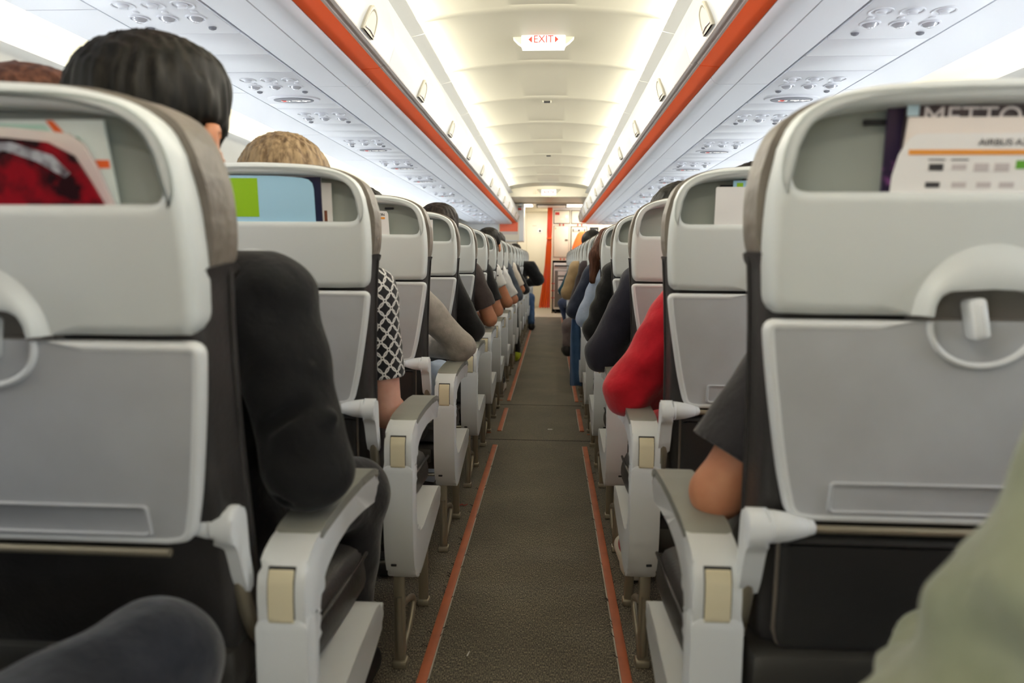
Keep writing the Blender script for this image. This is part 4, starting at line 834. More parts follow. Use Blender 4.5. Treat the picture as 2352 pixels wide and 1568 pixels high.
# ------------------------------------------------------------------ people: distance fields meshed by surface nets
class Field:
    def __init__(s, lo, hi, h):
        s.lo = np.array(lo, np.float32); s.h = h
        s.n = (np.ceil((np.array(hi) - s.lo) / h)).astype(int) + 1
        s.D = np.full(s.n, 0.5, np.float32)
    def grid(s, lo, hi):
        a = np.maximum(((np.array(lo) - s.lo) / s.h).astype(int), 0); b = np.minimum(((np.array(hi) - s.lo) / s.h).astype(int) + 2, s.n)
        if np.any(b <= a): return None, None
        ax = [s.lo[i] + s.h * np.arange(a[i], b[i], dtype=np.float32) for i in range(3)]
        return tuple(slice(a[i], b[i]) for i in range(3)), (ax[0][:, None, None], ax[1][None, :, None], ax[2][None, None, :])
    def smin(s, sl, d, k):
        D = s.D[sl]
        if k <= 0: s.D[sl] = np.minimum(D, d); return
        h = np.maximum(k - np.abs(D - d), 0) / k
        s.D[sl] = np.minimum(D, d) - h * h * k * 0.25
    def cap(s, a, b, ra, rb, k=0.03, flat=None):             # round cone; flat=(axis, factor) squashes it
        a = np.array(a, float); b = np.array(b, float); m = max(ra, rb) + k + 2 * s.h
        sl, P = s.grid(np.minimum(a, b) - m, np.maximum(a, b) + m)
        if sl is None: return
        ba = b - a; L = max(ba @ ba, 1e-9)
        p = [P[i] - a[i] for i in range(3)]
        t = np.clip((p[0] * ba[0] + p[1] * ba[1] + p[2] * ba[2]) / L, 0, 1)
        q = [p[i] - t * ba[i] for i in range(3)]
        if flat: q[flat[0]] = q[flat[0]] / flat[1]
        d = np.sqrt(q[0] ** 2 + q[1] ** 2 + q[2] ** 2) - (ra + (rb - ra) * t)
        s.smin(sl, d, k)
    def ell(s, c, r, k=0.03, R=None, neg=False):
        c = np.array(c, float); m = max(r) + k + 2 * s.h
        sl, P = s.grid(c - m, c + m)
        if sl is None: return
        p = [P[i] - c[i] for i in range(3)]
        if R is not None: p = [R[0][i] * p[0] + R[1][i] * p[1] + R[2][i] * p[2] for i in range(3)]
        k0 = np.sqrt(sum((p[i] / r[i]) ** 2 for i in range(3))); k1 = np.sqrt(sum((p[i] / r[i] ** 2) ** 2 for i in range(3)))
        d = k0 * (k0 - 1) / np.maximum(k1, 1e-6)
        if neg:
            D = s.D[sl]; h = np.maximum(k - np.abs(D + d), 0) / max(k, 1e-6); s.D[sl] = np.maximum(D, -d) + h * h * k * 0.25
        else: s.smin(sl, d, k)
    def cut(s, p, n):                                         # keep the side the normal points away from
        sl, P = s.grid(s.lo, s.lo + s.h * s.n); n = np.array(n, float); n /= np.linalg.norm(n)
        s.D = np.maximum(s.D, sum((P[i] - p[i]) * n[i] for i in range(3)))
    def cut_near(s, p, n, rad):                               # the same, only within rad of p (a cuff)
        sl, P = s.grid(np.array(p) - rad, np.array(p) + rad); n = np.array(n, float); n /= np.linalg.norm(n)
        if sl is None: return
        d = sum((P[i] - p[i]) * n[i] for i in range(3)); r = np.sqrt(sum((P[i] - p[i]) ** 2 for i in range(3)))
        s.D[sl] = np.where((r < rad) & (d > -0.02), np.maximum(s.D[sl], d), s.D[sl])
    def wave(s, f):
        sl, P = s.grid(s.lo, s.lo + s.h * s.n); s.D = s.D + f(P[0], P[1], P[2]).astype(np.float32)
    def mesh(s, name, m, smooth_it=1):
        D = s.D; I = D < 0; n = D.shape
        c = [(i, j, k) for i in (0, 1) for j in (0, 1) for k in (0, 1)]
        S = [I[i:n[0] - 1 + i, j:n[1] - 1 + j, k:n[2] - 1 + k] for i, j, k in c]
        cnt = sum(x.astype(np.int8) for x in S); mix = np.nonzero((cnt > 0) & (cnt < 8))
        if len(mix[0]) == 0: return bpy.data.meshes.new(name)
        V = [D[mix[0] + i, mix[1] + j, mix[2] + k] for i, j, k in c]
        acc = np.zeros((len(mix[0]), 3)); w_ = np.zeros(len(mix[0]))
        for x in range(8):
            for y in range(x + 1, 8):
                df = [c[y][q] - c[x][q] for q in range(3)]
                if sum(abs(q) for q in df) != 1: continue
                cr = (V[x] < 0) != (V[y] < 0); t = np.where(cr, V[x] / np.where(cr, V[x] - V[y], 1), 0)
                pt = np.array(c[x])[None, :] + t[:, None] * np.array(df)[None, :]
                acc += pt * cr[:, None]; w_ += cr
        P = (acc / w_[:, None] + np.stack(mix, 1)) * s.h + s.lo
        idx = np.full([q - 1 for q in n], -1, np.int64); idx[mix] = np.arange(len(mix[0]))
        F = []
        for ax in range(3):
            u, v = [q for q in range(3) if q != ax]
            A = [slice(None)] * 3; B = [slice(None)] * 3; A[ax] = slice(0, n[ax] - 1); B[ax] = slice(1, n[ax])
            e = np.nonzero(I[tuple(A)] != I[tuple(B)])
            e = np.stack(e, 1); e = e[(e[:, u] > 0) & (e[:, v] > 0) & (e[:, u] < n[u] - 1) & (e[:, v] < n[v] - 1)]
            if not len(e): continue
            o = []
            for du, dv in ((-1, -1), (0, -1), (0, 0), (-1, 0)):
                q = e.copy(); q[:, u] += du; q[:, v] += dv; o.append(idx[q[:, 0], q[:, 1], q[:, 2]])
            Q = np.stack(o, 1); ins = I[e[:, 0], e[:, 1], e[:, 2]]; fl = ins if ax != 1 else ~ins
            Q[~fl] = Q[~fl][:, ::-1]; F.append(Q)
        F = np.concatenate(F); F = F[(F >= 0).all(1)]
        for _ in range(smooth_it):
            a = np.zeros_like(P); d = np.zeros(len(P))
            for q in range(4):
                for r in (1, 3):
                    np.add.at(a, F[:, q], P[F[:, (q + r) % 4]]); np.add.at(d, F[:, q], 1)
            P = 0.5 * P + 0.5 * a / np.maximum(d, 1)[:, None]
        me = bpy.data.meshes.new(name)
        me.vertices.add(len(P)); me.vertices.foreach_set('co', P.astype(np.float32).ravel())
        me.loops.add(F.size); me.loops.foreach_set('vertex_index', F.astype(np.int32).ravel())
        me.polygons.add(len(F)); me.polygons.foreach_set('loop_start', np.arange(0, F.size, 4, dtype=np.int32)); me.polygons.foreach_set('loop_total', np.full(len(F), 4, np.int32))
        me.polygons.foreach_set('use_smooth', np.ones(len(F), bool)); me.update(calc_edges=True); me.validate()
        me.materials.append(m); return me

def cloth(name, c, c2=None, rough=0.85, scale=14, bump=(20, 0.45, 0.012), sheen=0.25):
    return mat(name, rgb(*c), rough, spec=0.25, noise=(scale, rgb(*(c2 or [max(0, x - 14) for x in c])), 0.35, 0.65), bump=bump, sheen=sheen)
def hairmat(name, c, c2):
    m = mat(name, rgb(*c), 0.55, spec=0.12, noise=(95, rgb(*c2), 0.38, 0.66), bump=(120, 0.3, 0.001), stretch=(1.0, 0.8, 0.14)); return m
SKIN = {'tan': mat('skin_tan', rgb(206, 146, 112), 0.5, spec=0.35, noise=(30, rgb(196, 132, 100), 0.3, 0.7), subsurf=0.12), 'fair': mat('skin_fair', rgb(226, 176, 156), 0.5, spec=0.35, noise=(30, rgb(216, 160, 140), 0.3, 0.7), subsurf=0.12),
        'brown': mat('skin_brown', rgb(186, 126, 92), 0.5, spec=0.35, noise=(30, rgb(172, 112, 80), 0.3, 0.7), subsurf=0.12)}
HAIR = {'black': hairmat('hair_black', (13, 12, 10), (34, 31, 26)), 'dark': hairmat('hair_dark', (24, 19, 16), (46, 38, 32)), 'blond': hairmat('hair_blond', (146, 124, 94), (92, 74, 54)), 'brown': hairmat('hair_brown', (62, 38, 29), (94, 62, 48))}
M_denim = cloth('denim_dark', (40, 43, 52)); M_jeans = cloth('denim_blue', (70, 100, 140)); M_darkpants = cloth('trousers_dark', (38, 37, 40)); M_shoe = mat('shoe_dark', rgb(30, 29, 30), 0.5)
M_eye = mat('eye_white', rgb(236, 232, 226), 0.2)

def ring_pattern():                                          # black cloth with interlocked white rings, wound round the arm
    m = cloth('ring_print', (28, 27, 30), (36, 35, 38)); nt = m.node_tree; b = nt.nodes['Principled BSDF']; N, L = nt.nodes, nt.links
    uv = N.new('ShaderNodeUVMap'); sp = N.new('ShaderNodeSeparateXYZ'); L.new(uv.outputs[0], sp.inputs[0])
    def M(op, a, b_=None, c=None):
        n = N.new('ShaderNodeMath'); n.operation = op
        for i, q in enumerate((a, b_, c)):
            if q is None: continue
            if isinstance(q, (int, float)): n.inputs[i].default_value = q
            else: L.new(q, n.inputs[i])
        return n.outputs[0]
    out = None; c = 0.7071 / 0.0245
    ua = M('MULTIPLY', M('ADD', sp.outputs[0], M('MULTIPLY', sp.outputs[1], 0.8)), c); va = M('MULTIPLY', M('SUBTRACT', sp.outputs[0], M('MULTIPLY', sp.outputs[1], 0.8)), c)
    fx, fy = M('SUBTRACT', M('FRACT', ua), 0.5), M('SUBTRACT', M('FRACT', va), 0.5)
    for ox, oy in ((0, 0), (1, 0), (-1, 0), (0, 1), (0, -1)):
        x = M('SUBTRACT', fx, ox); y = M('SUBTRACT', fy, oy)
        d = M('SQRT', M('ADD', M('MULTIPLY', x, x), M('MULTIPLY', y, y))); q = M('COMPARE', d, 0.585, 0.062); out = q if out is None else M('MAXIMUM', out, q)
    mx = N.new('ShaderNodeMix'); mx.data_type = 'RGBA'; src = b.inputs['Base Color'].links[0].from_socket
    L.new(out, mx.inputs[0]); L.new(src, mx.inputs[6]); mx.inputs[7].default_value = rgb(226, 224, 220); L.new(mx.outputs[2], b.inputs['Base Color']); return m
def dots_pattern():
    m = cloth('dot_print', (248, 246, 243), (238, 236, 232)); nt = m.node_tree; b = nt.nodes['Principled BSDF']; N, L = nt.nodes, nt.links
    tc = N.new('ShaderNodeTexCoord'); v = N.new('ShaderNodeTexVoronoi'); v.inputs['Scale'].default_value = 24; v.inputs['Randomness'].default_value = 0.5; L.new(tc.outputs['Object'], v.inputs['Vector'])
    c = N.new('ShaderNodeMath'); c.operation = 'LESS_THAN'; c.inputs[1].default_value = 0.26; L.new(v.outputs['Distance'], c.inputs[0])
    mx = N.new('ShaderNodeMix'); mx.data_type = 'RGBA'; src = b.inputs['Base Color'].links[0].from_socket
    L.new(c.outputs[0], mx.inputs[0]); L.new(src, mx.inputs[6]); mx.inputs[7].default_value = rgb(30, 30, 32); L.new(mx.outputs[2], b.inputs['Base Color']); return m

def arm_uv(me, A, B):                                        # cylindrical cloth coordinates about the arm, in metres
    A, B = np.array(A), np.array(B); ax = (B - A) / np.linalg.norm(B - A); e = np.cross(ax, (0, 1, 0)); e /= np.linalg.norm(e); f = np.cross(ax, e)
    co = np.zeros(len(me.vertices) * 3, np.float32); me.vertices.foreach_get('co', co); co = co.reshape(-1, 3) - A
    u = np.arctan2(co @ f, co @ e) * 0.055; v = co @ ax; vi = np.zeros(len(me.loops), np.int32); me.loops.foreach_get('vertex_index', vi)
    l = me.uv_layers.new(name='UVMap'); l.data.foreach_set('uv', np.stack([u[vi], v[vi]], 1).astype(np.float32).ravel())

def person(side, row, label, top, pants=M_darkpants, skin='tan', hair='black', hairstyle='short', sleeve=1.0, sh=(0.19, 0.23, 1.0), el=(0.29, 0.25, 0.73), wr=(0.16, 0.48, 0.70), leanx=0.0, head=(0.0, 0.24, 1.245), hs=1.0, yaw=0.0, tilt=0.0,
           res=0.010, knee=(0.13, 0.63, 0.565), ankle=(0.12, 0.62, 0.13), bulk=1.0, shoe=M_shoe, legskin=False, unit=0, sr=(0.064, 0.055, 0.047), loose=0.012, fold=0.002, knee2=(-0.12, 0.63, 0.565), ankle2=(-0.12, 0.62, 0.13), wr2=None, creases=(), trap=1.045):
    ox, oy = SEAT_X[side] + side * 0.54 * unit, ROW_Y[side][row]
    W = lambda p: np.array([ox - side * (p[0]) , oy + p[1], p[2]])          # +x of the pose points to the aisle
    lx = leanx
    sh2 = (lx * 1.0 - 0.185, 0.235, 1.0 + (sh[2] - 1.0) * 0.5); el2 = (lx * 0.6 - 0.235, 0.33, 0.745); wr2 = wr2 or (lx * 0.4 - 0.10, 0.50, 0.70)
    root = thing('person', tuple(W((lx * 0.5, 0.26, 0.0))), label, 'person'); O = np.array(root.location)
    allp = np.array([W(p) for p in (sh, el, wr, sh2, el2, wr2, knee, ankle, knee2, ankle2, (head[0], head[1], head[2] + 0.17 * hs), (0.2, 0.05, 0.02), (-0.2, 0.05, 0.02), (ankle[0], ankle[1] + 0.22, 0.02), (ankle2[0], ankle2[1] + 0.22, 0.02))])
    lo, hi = allp.min(0) - 0.13, allp.max(0) + 0.13
    def done(fld, nm, m, it=1, parent=root):
        me = fld.mesh(nm, m, it); me.transform(Matrix.Translation(-Vector(O))); return link(nm, me, parent)
    hip, hip2 = (0.105, 0.27, 0.575), (-0.105, 0.27, 0.575); chest, waist = (lx * 0.75, 0.235, 0.90), (lx * 0.4, 0.245, 0.70); nb = (lx + (head[0] - lx) * 0.3, 0.225, 1.07)
    Rz = np.array(Matrix.Rotation(yaw, 3, 'Z') @ Matrix.Rotation(tilt, 3, 'Y')); H = W(head)
    def hp(x, y, z): return H + Rz @ (np.array((x, y, z)) * hs)
    # ---- skin: one continuous body
    f = Field(lo, hi, res); k = 0.03
    def hand(wp, ep, sg):
        d = (np.array(W(wp)) - np.array(W(ep))); d /= np.linalg.norm(d); lat = np.cross(d, (0, 0, 1)); lat /= max(np.linalg.norm(lat), 1e-6); up = np.cross(lat, d)
        w0 = W(wp); f.cap(w0, w0 + d * 0.075, 0.027, 0.032, 0.02)
        for q, (of, ln) in enumerate(((-0.027, 0.062), (-0.009, 0.075), (0.009, 0.07), (0.026, 0.055))):
            a = w0 + d * 0.085 + lat * of; b = a + d * ln * 0.55 - up * ln * 0.12; c = b + d * ln * 0.35 - up * ln * 0.42
            f.cap(a, b, 0.0095, 0.009, 0.006); f.cap(b, c, 0.009, 0.0075, 0.004)
        a = w0 + d * 0.03 + lat * 0.028 * sg; b = a + d * 0.04 + lat * 0.028 * sg - up * 0.008; f.cap(a, b, 0.0125, 0.010, 0.01); f.cap(b, b + d * 0.03 + lat * 0.004 * sg - up * 0.01, 0.010, 0.008, 0.006)
    f.cap(W(hip), W(hip2), 0.095, 0.095, k); f.cap(W((0, 0.26, 0.60)), W(waist), 0.115, 0.105, k); f.cap(W(waist), W(chest), 0.105, 0.115, k); f.cap(W(chest), W(nb), 0.11, 0.055, 0.04)
    f.cap(W((sh[0] - 0.03, sh[1], sh[2])), W((sh2[0] + 0.03, sh2[1], sh2[2])), 0.055, 0.055, 0.04)
    for S, E, Wp, sg in ((sh, el, wr, -side), (sh2, el2, wr2, side)):
        f.cap(W(S), W(E), 0.052, 0.041, k); f.cap(W(E), W((np.array(E) * 0.6 + np.array(Wp) * 0.4)), 0.040, 0.041, 0.02); f.cap(W((np.array(E) * 0.6 + np.array(Wp) * 0.4)), W(Wp), 0.041, 0.027, 0.02); hand(Wp, E, sg)
    for hp_, kn, an in ((hip, knee, ankle), (hip2, knee2, ankle2)):
        f.cap(W(hp_), W(kn), 0.086, 0.062, k); mid = np.array(kn) * 0.68 + np.array(an) * 0.32
        f.cap(W(kn), W(mid), 0.058, 0.056, 0.02); f.cap(W(mid), W(an), 0.056, 0.037, 0.02); f.cap(W((an[0], an[1] - 0.02, 0.055 + an[2] - 0.13)), W((an[0] * 1.05, an[1] + 0.17, 0.045 + an[2] - 0.13)), 0.038, 0.034, 0.02)
    f.cap(W(nb), hp(0, -0.01, -0.06), 0.055, 0.056, 0.03)
    f.ell(hp(0, -0.012, 0.03), (0.083 * hs, 0.102 * hs, 0.098 * hs), 0.03, Rz); f.ell(hp(0, 0.035, -0.05), (0.066 * hs, 0.070 * hs, 0.085 * hs), 0.04, Rz)   # skull, jaw
    f.cap(hp(0, 0.092, 0.015), hp(0, 0.118, -0.028), 0.008, 0.013, 0.012); f.cap(hp(-0.035, 0.086, 0.02), hp(0.035, 0.086, 0.02), 0.012, 0.012, 0.015); f.cap(hp(-0.018, 0.096, -0.062), hp(0.018, 0.096, -0.062), 0.008, 0.008, 0.01); f.ell(hp(0, 0.088, -0.105), (0.022, 0.018, 0.016), 0.02)
    for q in (-1, 1):
        f.ell(hp(q * 0.033, 0.092, 0.0), (0.016, 0.012, 0.010), 0.01, Rz, neg=True)
        Re = Rz @ np.array(Matrix.Rotation(-q * 0.45, 3, 'Z')); f.ell(hp(q * 0.103, -0.012, -0.018), (0.0105 * hs, 0.023 * hs, 0.037 * hs), 0.008, Re); f.ell(hp(q * 0.113, 0.0, -0.014), (0.007 * hs, 0.012 * hs, 0.022 * hs), 0.006, Re, neg=True); f.ell(hp(q * 0.097, -0.004, -0.050), (0.008, 0.010, 0.011), 0.008, Re)
    done(f, 'body', SKIN[skin], 1)
    for q in (-1, 1):
        g = G(); c = hp(q * 0.033, 0.083, 0.0) - O; g.ellipsoid(c, (0.011, 0.011, 0.011), 10, 8); link('eye', g.build('eye', M_eye), root)
    # ---- hair
    f = Field(H - 0.26 * hs, H + 0.22 * hs, max(res * 0.8, 0.0055)) if hairstyle != 'long' else Field(H - np.array((0.3, 0.3, 0.42)), H + np.array((0.3, 0.25, 0.2)), max(res * 0.8, 0.0055))
    if hairstyle == 'short':
        f.ell(hp(0, -0.014, 0.042), (0.110 * hs, 0.118 * hs, 0.106 * hs), 0.02, Rz); f.ell(hp(0.02, 0.02, 0.09), (0.075 * hs, 0.09 * hs, 0.055 * hs), 0.03, Rz); f.ell(hp(0, -0.055, -0.03), (0.078 * hs, 0.062 * hs, 0.075 * hs), 0.04, Rz)
        f.cut(hp(0, 0.06, 0.02), Rz @ np.array((0, 0.75, -0.5))); f.cut(hp(0, -0.06, -0.085), Rz @ np.array((0, 0.25, -1.0)))
        for q in (-1, 1): f.ell(hp(q * 0.120, -0.045, -0.036), (0.046 * hs, 0.105 * hs, 0.056 * hs), 0.014, Rz, neg=True)
    elif hairstyle == 'bob':
        f.ell(hp(0, -0.016, 0.036), (0.108 * hs, 0.122 * hs, 0.112 * hs), 0.02, Rz); f.cap(hp(-0.05, -0.04, 0.0), hp(-0.055, -0.04, -0.10), 0.062 * hs, 0.05 * hs, 0.03); f.cap(hp(0.05, -0.04, 0.0), hp(0.055, -0.04, -0.10), 0.062 * hs, 0.05 * hs, 0.03); f.cut(hp(0, 0.055, 0.02), Rz @ np.array((0, 0.8, -0.45)))
    else:
        f.ell(hp(0, -0.016, 0.036), (0.104 * hs, 0.120 * hs, 0.110 * hs), 0.02, Rz); q = -side
        f.cap(hp(q * 0.080, -0.04, 0.09), hp(q * 0.125, -0.05, -0.03), 0.045, 0.048, 0.03); f.cap(hp(q * 0.125, -0.05, -0.03), hp(q * 0.150, -0.06, -0.17), 0.048, 0.024, 0.03)
        f.cap(hp(0, -0.07, 0.0), hp(0, -0.08, -0.28), 0.07, 0.04, 0.03); f.cut(hp(0, 0.075, 0.02), Rz @ np.array((0, 1, -0.3)))
    hx, hy, hz = H
    def strands(x, y, z):
        th = np.arctan2(y - hy + 0.03, x - hx + 0.015); r = np.sqrt((x - hx) ** 2 + (y - hy) ** 2)
        return 0.0022 * np.sin(17 * th + 30 * (z - hz) + 3 * np.sin(9 * r / 0.1 + 5 * th)) + 0.0016 * np.sin(31 * th - 45 * (z - hz) + 2 * np.sin(40 * (x - hx)))
    f.wave(strands); done(f, 'hair', HAIR[hair], 1)
    # ---- top
    ro = res * 0.85; f = Field(lo, hi, ro); b = bulk; l = loose
    f.cap(W((0.08, 0.265, 0.56)), W((-0.08, 0.265, 0.56)), 0.108 * b, 0.108 * b, 0.04); f.cap(W((0, 0.26, 0.60)), W(waist), 0.122 * b, 0.116 * b, 0.04); f.cap(W((waist[0] - 0.04, waist[1], waist[2])), W((chest[0] - 0.045, chest[1], chest[2])), 0.112 * b, 0.118 * b, 0.05); f.cap(W((waist[0] + 0.04, waist[1], waist[2])), W((chest[0] + 0.045, chest[1], chest[2])), 0.112 * b, 0.118 * b, 0.05)
    f.cap(W((sh[0] - 0.03, sh[1], sh[2] - 0.01)), W((sh2[0] + 0.03, sh2[1], sh2[2] - 0.01)), 0.070, 0.070, 0.06); f.cap(W(chest), W(nb), 0.115, 0.062, 0.05)
    for q in (sh, sh2): f.cap(W((nb[0], nb[1], trap)), W((q[0] * 0.92 + nb[0] * 0.08, q[1], q[2] - 0.002)), 0.064 * (0.5 + 0.5 * b), 0.066 * (0.5 + 0.5 * b), 0.03)
    for S, E, Wp in ((sh, el, wr), (sh2, el2, wr2)):
        S, E, Wp = map(np.array, (S, E, Wp)); C_ = S + (E - S) * min(sleeve, 1.0) if sleeve < 1 else E
        f.cap(W(S), W(C_), sr[0] * (0.5 + 0.5 * b), (sr[0] + (sr[1] - sr[0]) * min(sleeve, 1)) + (l * 0.4 if sleeve < 1 else 0), 0.035)
        if sleeve >= 1:
            q = E + (Wp - E) * (sleeve - 1.0) if sleeve < 2 else Wp
            f.cap(W(E), W(q), sr[1], sr[2] if sleeve >= 2 else sr[1] * 0.9, 0.02)
    ph = row * 1.7 + side
    def folds(x, y, z):
        return fold * (np.sin(62 * (z - 0.35 * (x - ox) * side) + 2.2 * np.sin(17 * x + ph) + 1.8 * np.sin(13 * y + ph)) + 0.6 * np.sin(38 * x + 55 * z + 2.5 * np.sin(21 * y + ph)))
    f.wave(folds)
    for a, b_, r, up in creases:                              # drawn folds: raised ridges or sunk grooves
        a, b_ = W(a), W(b_)
        if up: f.cap(a, b_, r, r * 0.6, 0.02)
        else:
            for t in np.linspace(0, 1, 9): f.ell(a + (b_ - a) * t, (r, r, r), 0.012, neg=True)
    if sleeve < 1:
        for S, E in ((sh, el), (sh2, el2)):
            S, E = np.array(S), np.array(E); c = S + (E - S) * sleeve; d = np.array(W(E)) - np.array(W(S)); f.cut_near(W(c), d, 0.10)
    f.cut(W((0, 0, 1.085)), (0, 0, 1))
    tp = done(f, 'jacket' if sleeve >= 2 and bulk > 1.05 else 'top', top, 1)
    if top.name == 'ring_print': arm_uv(tp.data, W(sh) - O, W(el) - O)
    # ---- trousers, shoes
    f = Field(lo, hi, ro); f.cap(W(hip), W(hip2), 0.103, 0.103, 0.04)
    for hp_, kn, an in ((hip, knee, ankle), (hip2, knee2, ankle2)):
        if legskin: q = np.array(hp_) + (np.array(kn) - np.array(hp_)) * 0.45; f.cap(W(hp_), W(q), 0.096, 0.09, 0.03); continue
        f.cap(W(hp_), W(kn), 0.097, 0.073, 0.035); f.cap(W(kn), W((an[0], an[1], an[2] - 0.01)), 0.072, 0.055, 0.03)
    f.wave(lambda x, y, z: 0.0018 * np.sin(50 * y + 40 * z + 2 * np.sin(20 * x + ph)))
    done(f, 'shorts' if legskin else 'trousers', pants, 1)
    for an in (ankle, ankle2):
        bx = W((an[0], an[1] + 0.08, 0.05)); f = Field(bx - np.array((0.1, 0.2, 0.10)), bx + np.array((0.1, 0.22, 0.45)), max(ro * 0.8, 0.006)); dz = an[2] - 0.13
        f.cap(W((an[0], an[1] - 0.02, 0.055 + dz)), W((an[0] * 1.05, an[1] + 0.17, 0.045 + dz)), 0.047, 0.042, 0.02); f.cap(W((an[0], an[1] - 0.01, 0.05 + dz)), W((an[0], an[1] - 0.01, 0.10 + dz)), 0.045, 0.042, 0.02); f.cut(W((0, 0, 0.004 + dz)), (0, 0, -1)); f.cut(W((0, 0, 0.115 + dz)), (0, 0, 1))
        done(f, 'shoe', shoe, 1)
    return root

M_suit = cloth('suit_black', (22, 22, 24), (17, 17, 19), scale=8, sheen=0.1, bump=(13, 0.6, 0.016)); M_ring = ring_pattern(); M_dots = dots_pattern()
# left side, from the camera forward
person(-1, 1, 'man in black suit jacket with short dark hair in the nearest left seat', M_suit, skin='brown', sleeve=2.0, trap=1.082, sh=(0.222, 0.20, 1.0), el=(0.300, 0.140, 0.748), wr=(0.16, 0.43, 0.745), leanx=0.05, head=(0.033, 0.225, 1.268), hs=1.05, yaw=-0.12, res=0.006, creases=(((0.33, 0.10, 0.868), (0.245, 0.092, 0.815), 0.010, False), ((0.345, 0.12, 0.832), (0.275, 0.098, 0.79), 0.010, True), ((0.22, 0.105, 1.07), (0.185, 0.085, 0.86), 0.006, False), ((0.34, 0.11, 0.735), (0.25, 0.085, 0.70), 0.008, False)),
       knee=(0.235, 0.62, 0.545), ankle=(0.20, 0.60, 0.13), bulk=1.06, sr=(0.074, 0.066, 0.052), fold=0.0022)
person(-1, 2, 'blond woman in black and white ring patterned dress', M_ring, skin='fair', hair='blond', hairstyle='bob', sleeve=0.70, sh=(0.200, 0.21, 0.985), el=(0.228, 0.215, 0.655), wr=(0.13, 0.44, 0.66), leanx=0.0, head=(-0.035, 0.225, 1.240), hs=1.12, res=0.007, sr=(0.060, 0.054, 0.047), fold=0.0012, legskin=True, pants=M_ring)
person(-1, 3, 'person in grey sweater leaning an elbow on the third left armrest', cloth('sweater_grey', (184, 178, 170), (168, 162, 154), scale=40), pants=cloth('jeans_pale', (184, 200, 222)), sleeve=2.0, sh=(0.115, 0.225, 0.985), el=(0.322, 0.33, 0.735), wr=(0.10, 0.47, 0.72), leanx=-0.075, res=0.008, head=(-0.06, 0.24, 1.20), sr=(0.062, 0.056, 0.045), knee=(0.19, 0.62, 0.56), fold=0.0025)
person(-1, 4, 'person in black top with dark hair above the fourth left seat', cloth('top_black', (32, 31, 33)), hair='dark', sleeve=2.0, sh=(0.165, 0.22, 0.99), el=(0.295, 0.26, 0.735), wr=(0.14, 0.48, 0.72), leanx=0.03, head=(0.125, 0.22, 1.205), hs=0.95, res=0.009)
person(-1, 5, 'person in dark brown tee with bare forearm, fifth left seat', cloth('tee_brown', (72, 60, 58), (60, 50, 48)), skin='tan', sleeve=0.74, sh=(0.20, 0.22, 1.0), el=(0.315, 0.235, 0.73), wr=(0.15, 0.46, 0.72), leanx=0.03, res=0.009, sr=(0.070, 0.066, 0.05), head=(0.0, 0.24, 1.19))
person(-1, 6, 'person in black tee with bare forearm, sixth left seat', cloth('tee_black', (34, 33, 34)), skin='tan', sleeve=0.76, sh=(0.20, 0.23, 1.0), el=(0.300, 0.245, 0.73), leanx=0.03, res=0.011, head=(0.0, 0.24, 1.18))
person(-1, 7, 'person in white dotted shirt resting a bare elbow on the armrest', M_dots, skin='tan', sleeve=0.52, sh=(0.20, 0.23, 1.0), el=(0.325, 0.245, 0.745), leanx=0.04, res=0.011, head=(0.165, 0.24, 1.20), hs=0.95, shoe=mat('shoe_white', rgb(226, 222, 214), 0.5), ankle=(0.26, 0.20, 0.13))
person(-1, 8, 'person in white tee beyond the dotted shirt on the left', cloth('tee_white', (250, 249, 246), (240, 238, 235)), sleeve=0.9, sh=(0.20, 0.23, 0.99), el=(0.335, 0.245, 0.73), leanx=0.04, res=0.012, head=(0.0, 0.24, 1.18))
person(-1, 9, 'person in slate blue top with dark hair, ninth left row', cloth('top_slate', (84, 92, 104)), sleeve=2.0, sh=(0.21, 0.23, 1.0), el=(0.335, 0.245, 0.73), leanx=0.04, res=0.012, head=(0.10, 0.24, 1.225), shoe=mat('shoe_lime', rgb(186, 204, 40), 0.5), ankle=(0.30, 0.62, 0.13), knee=(0.25, 0.62, 0.55))
person(-1, 10, 'person in cream top far along the left side', cloth('top_cream', (240, 230, 218)), sleeve=0.85, sh=(0.22, 0.23, 1.0), el=(0.34, 0.245, 0.76), leanx=0.05, res=0.013, head=(0.0, 0.24, 1.18))
person(-1, 11, 'person in black top just beyond the cream top on the left', MATS['top_black'], sleeve=2.0, sh=(0.22, 0.23, 0.98), el=(0.355, 0.245, 0.73), leanx=0.05, res=0.013, head=(0.0, 0.24, 1.18), pants=M_jeans)
person(-1, 14, 'person in black jacket and jeans leaning far into the aisle', cloth('jacket_black', (26, 26, 28)), sleeve=2.0, sh=(0.335, 0.23, 1.0), el=(0.47, 0.26, 0.80), wr=(0.30, 0.5, 0.74), leanx=0.15, res=0.013, head=(0.10, 0.24, 1.2), pants=M_jeans, bulk=1.2, sr=(0.10, 0.095, 0.06), knee=(0.34, 0.60, 0.50), ankle=(0.37, 0.40, 0.13))
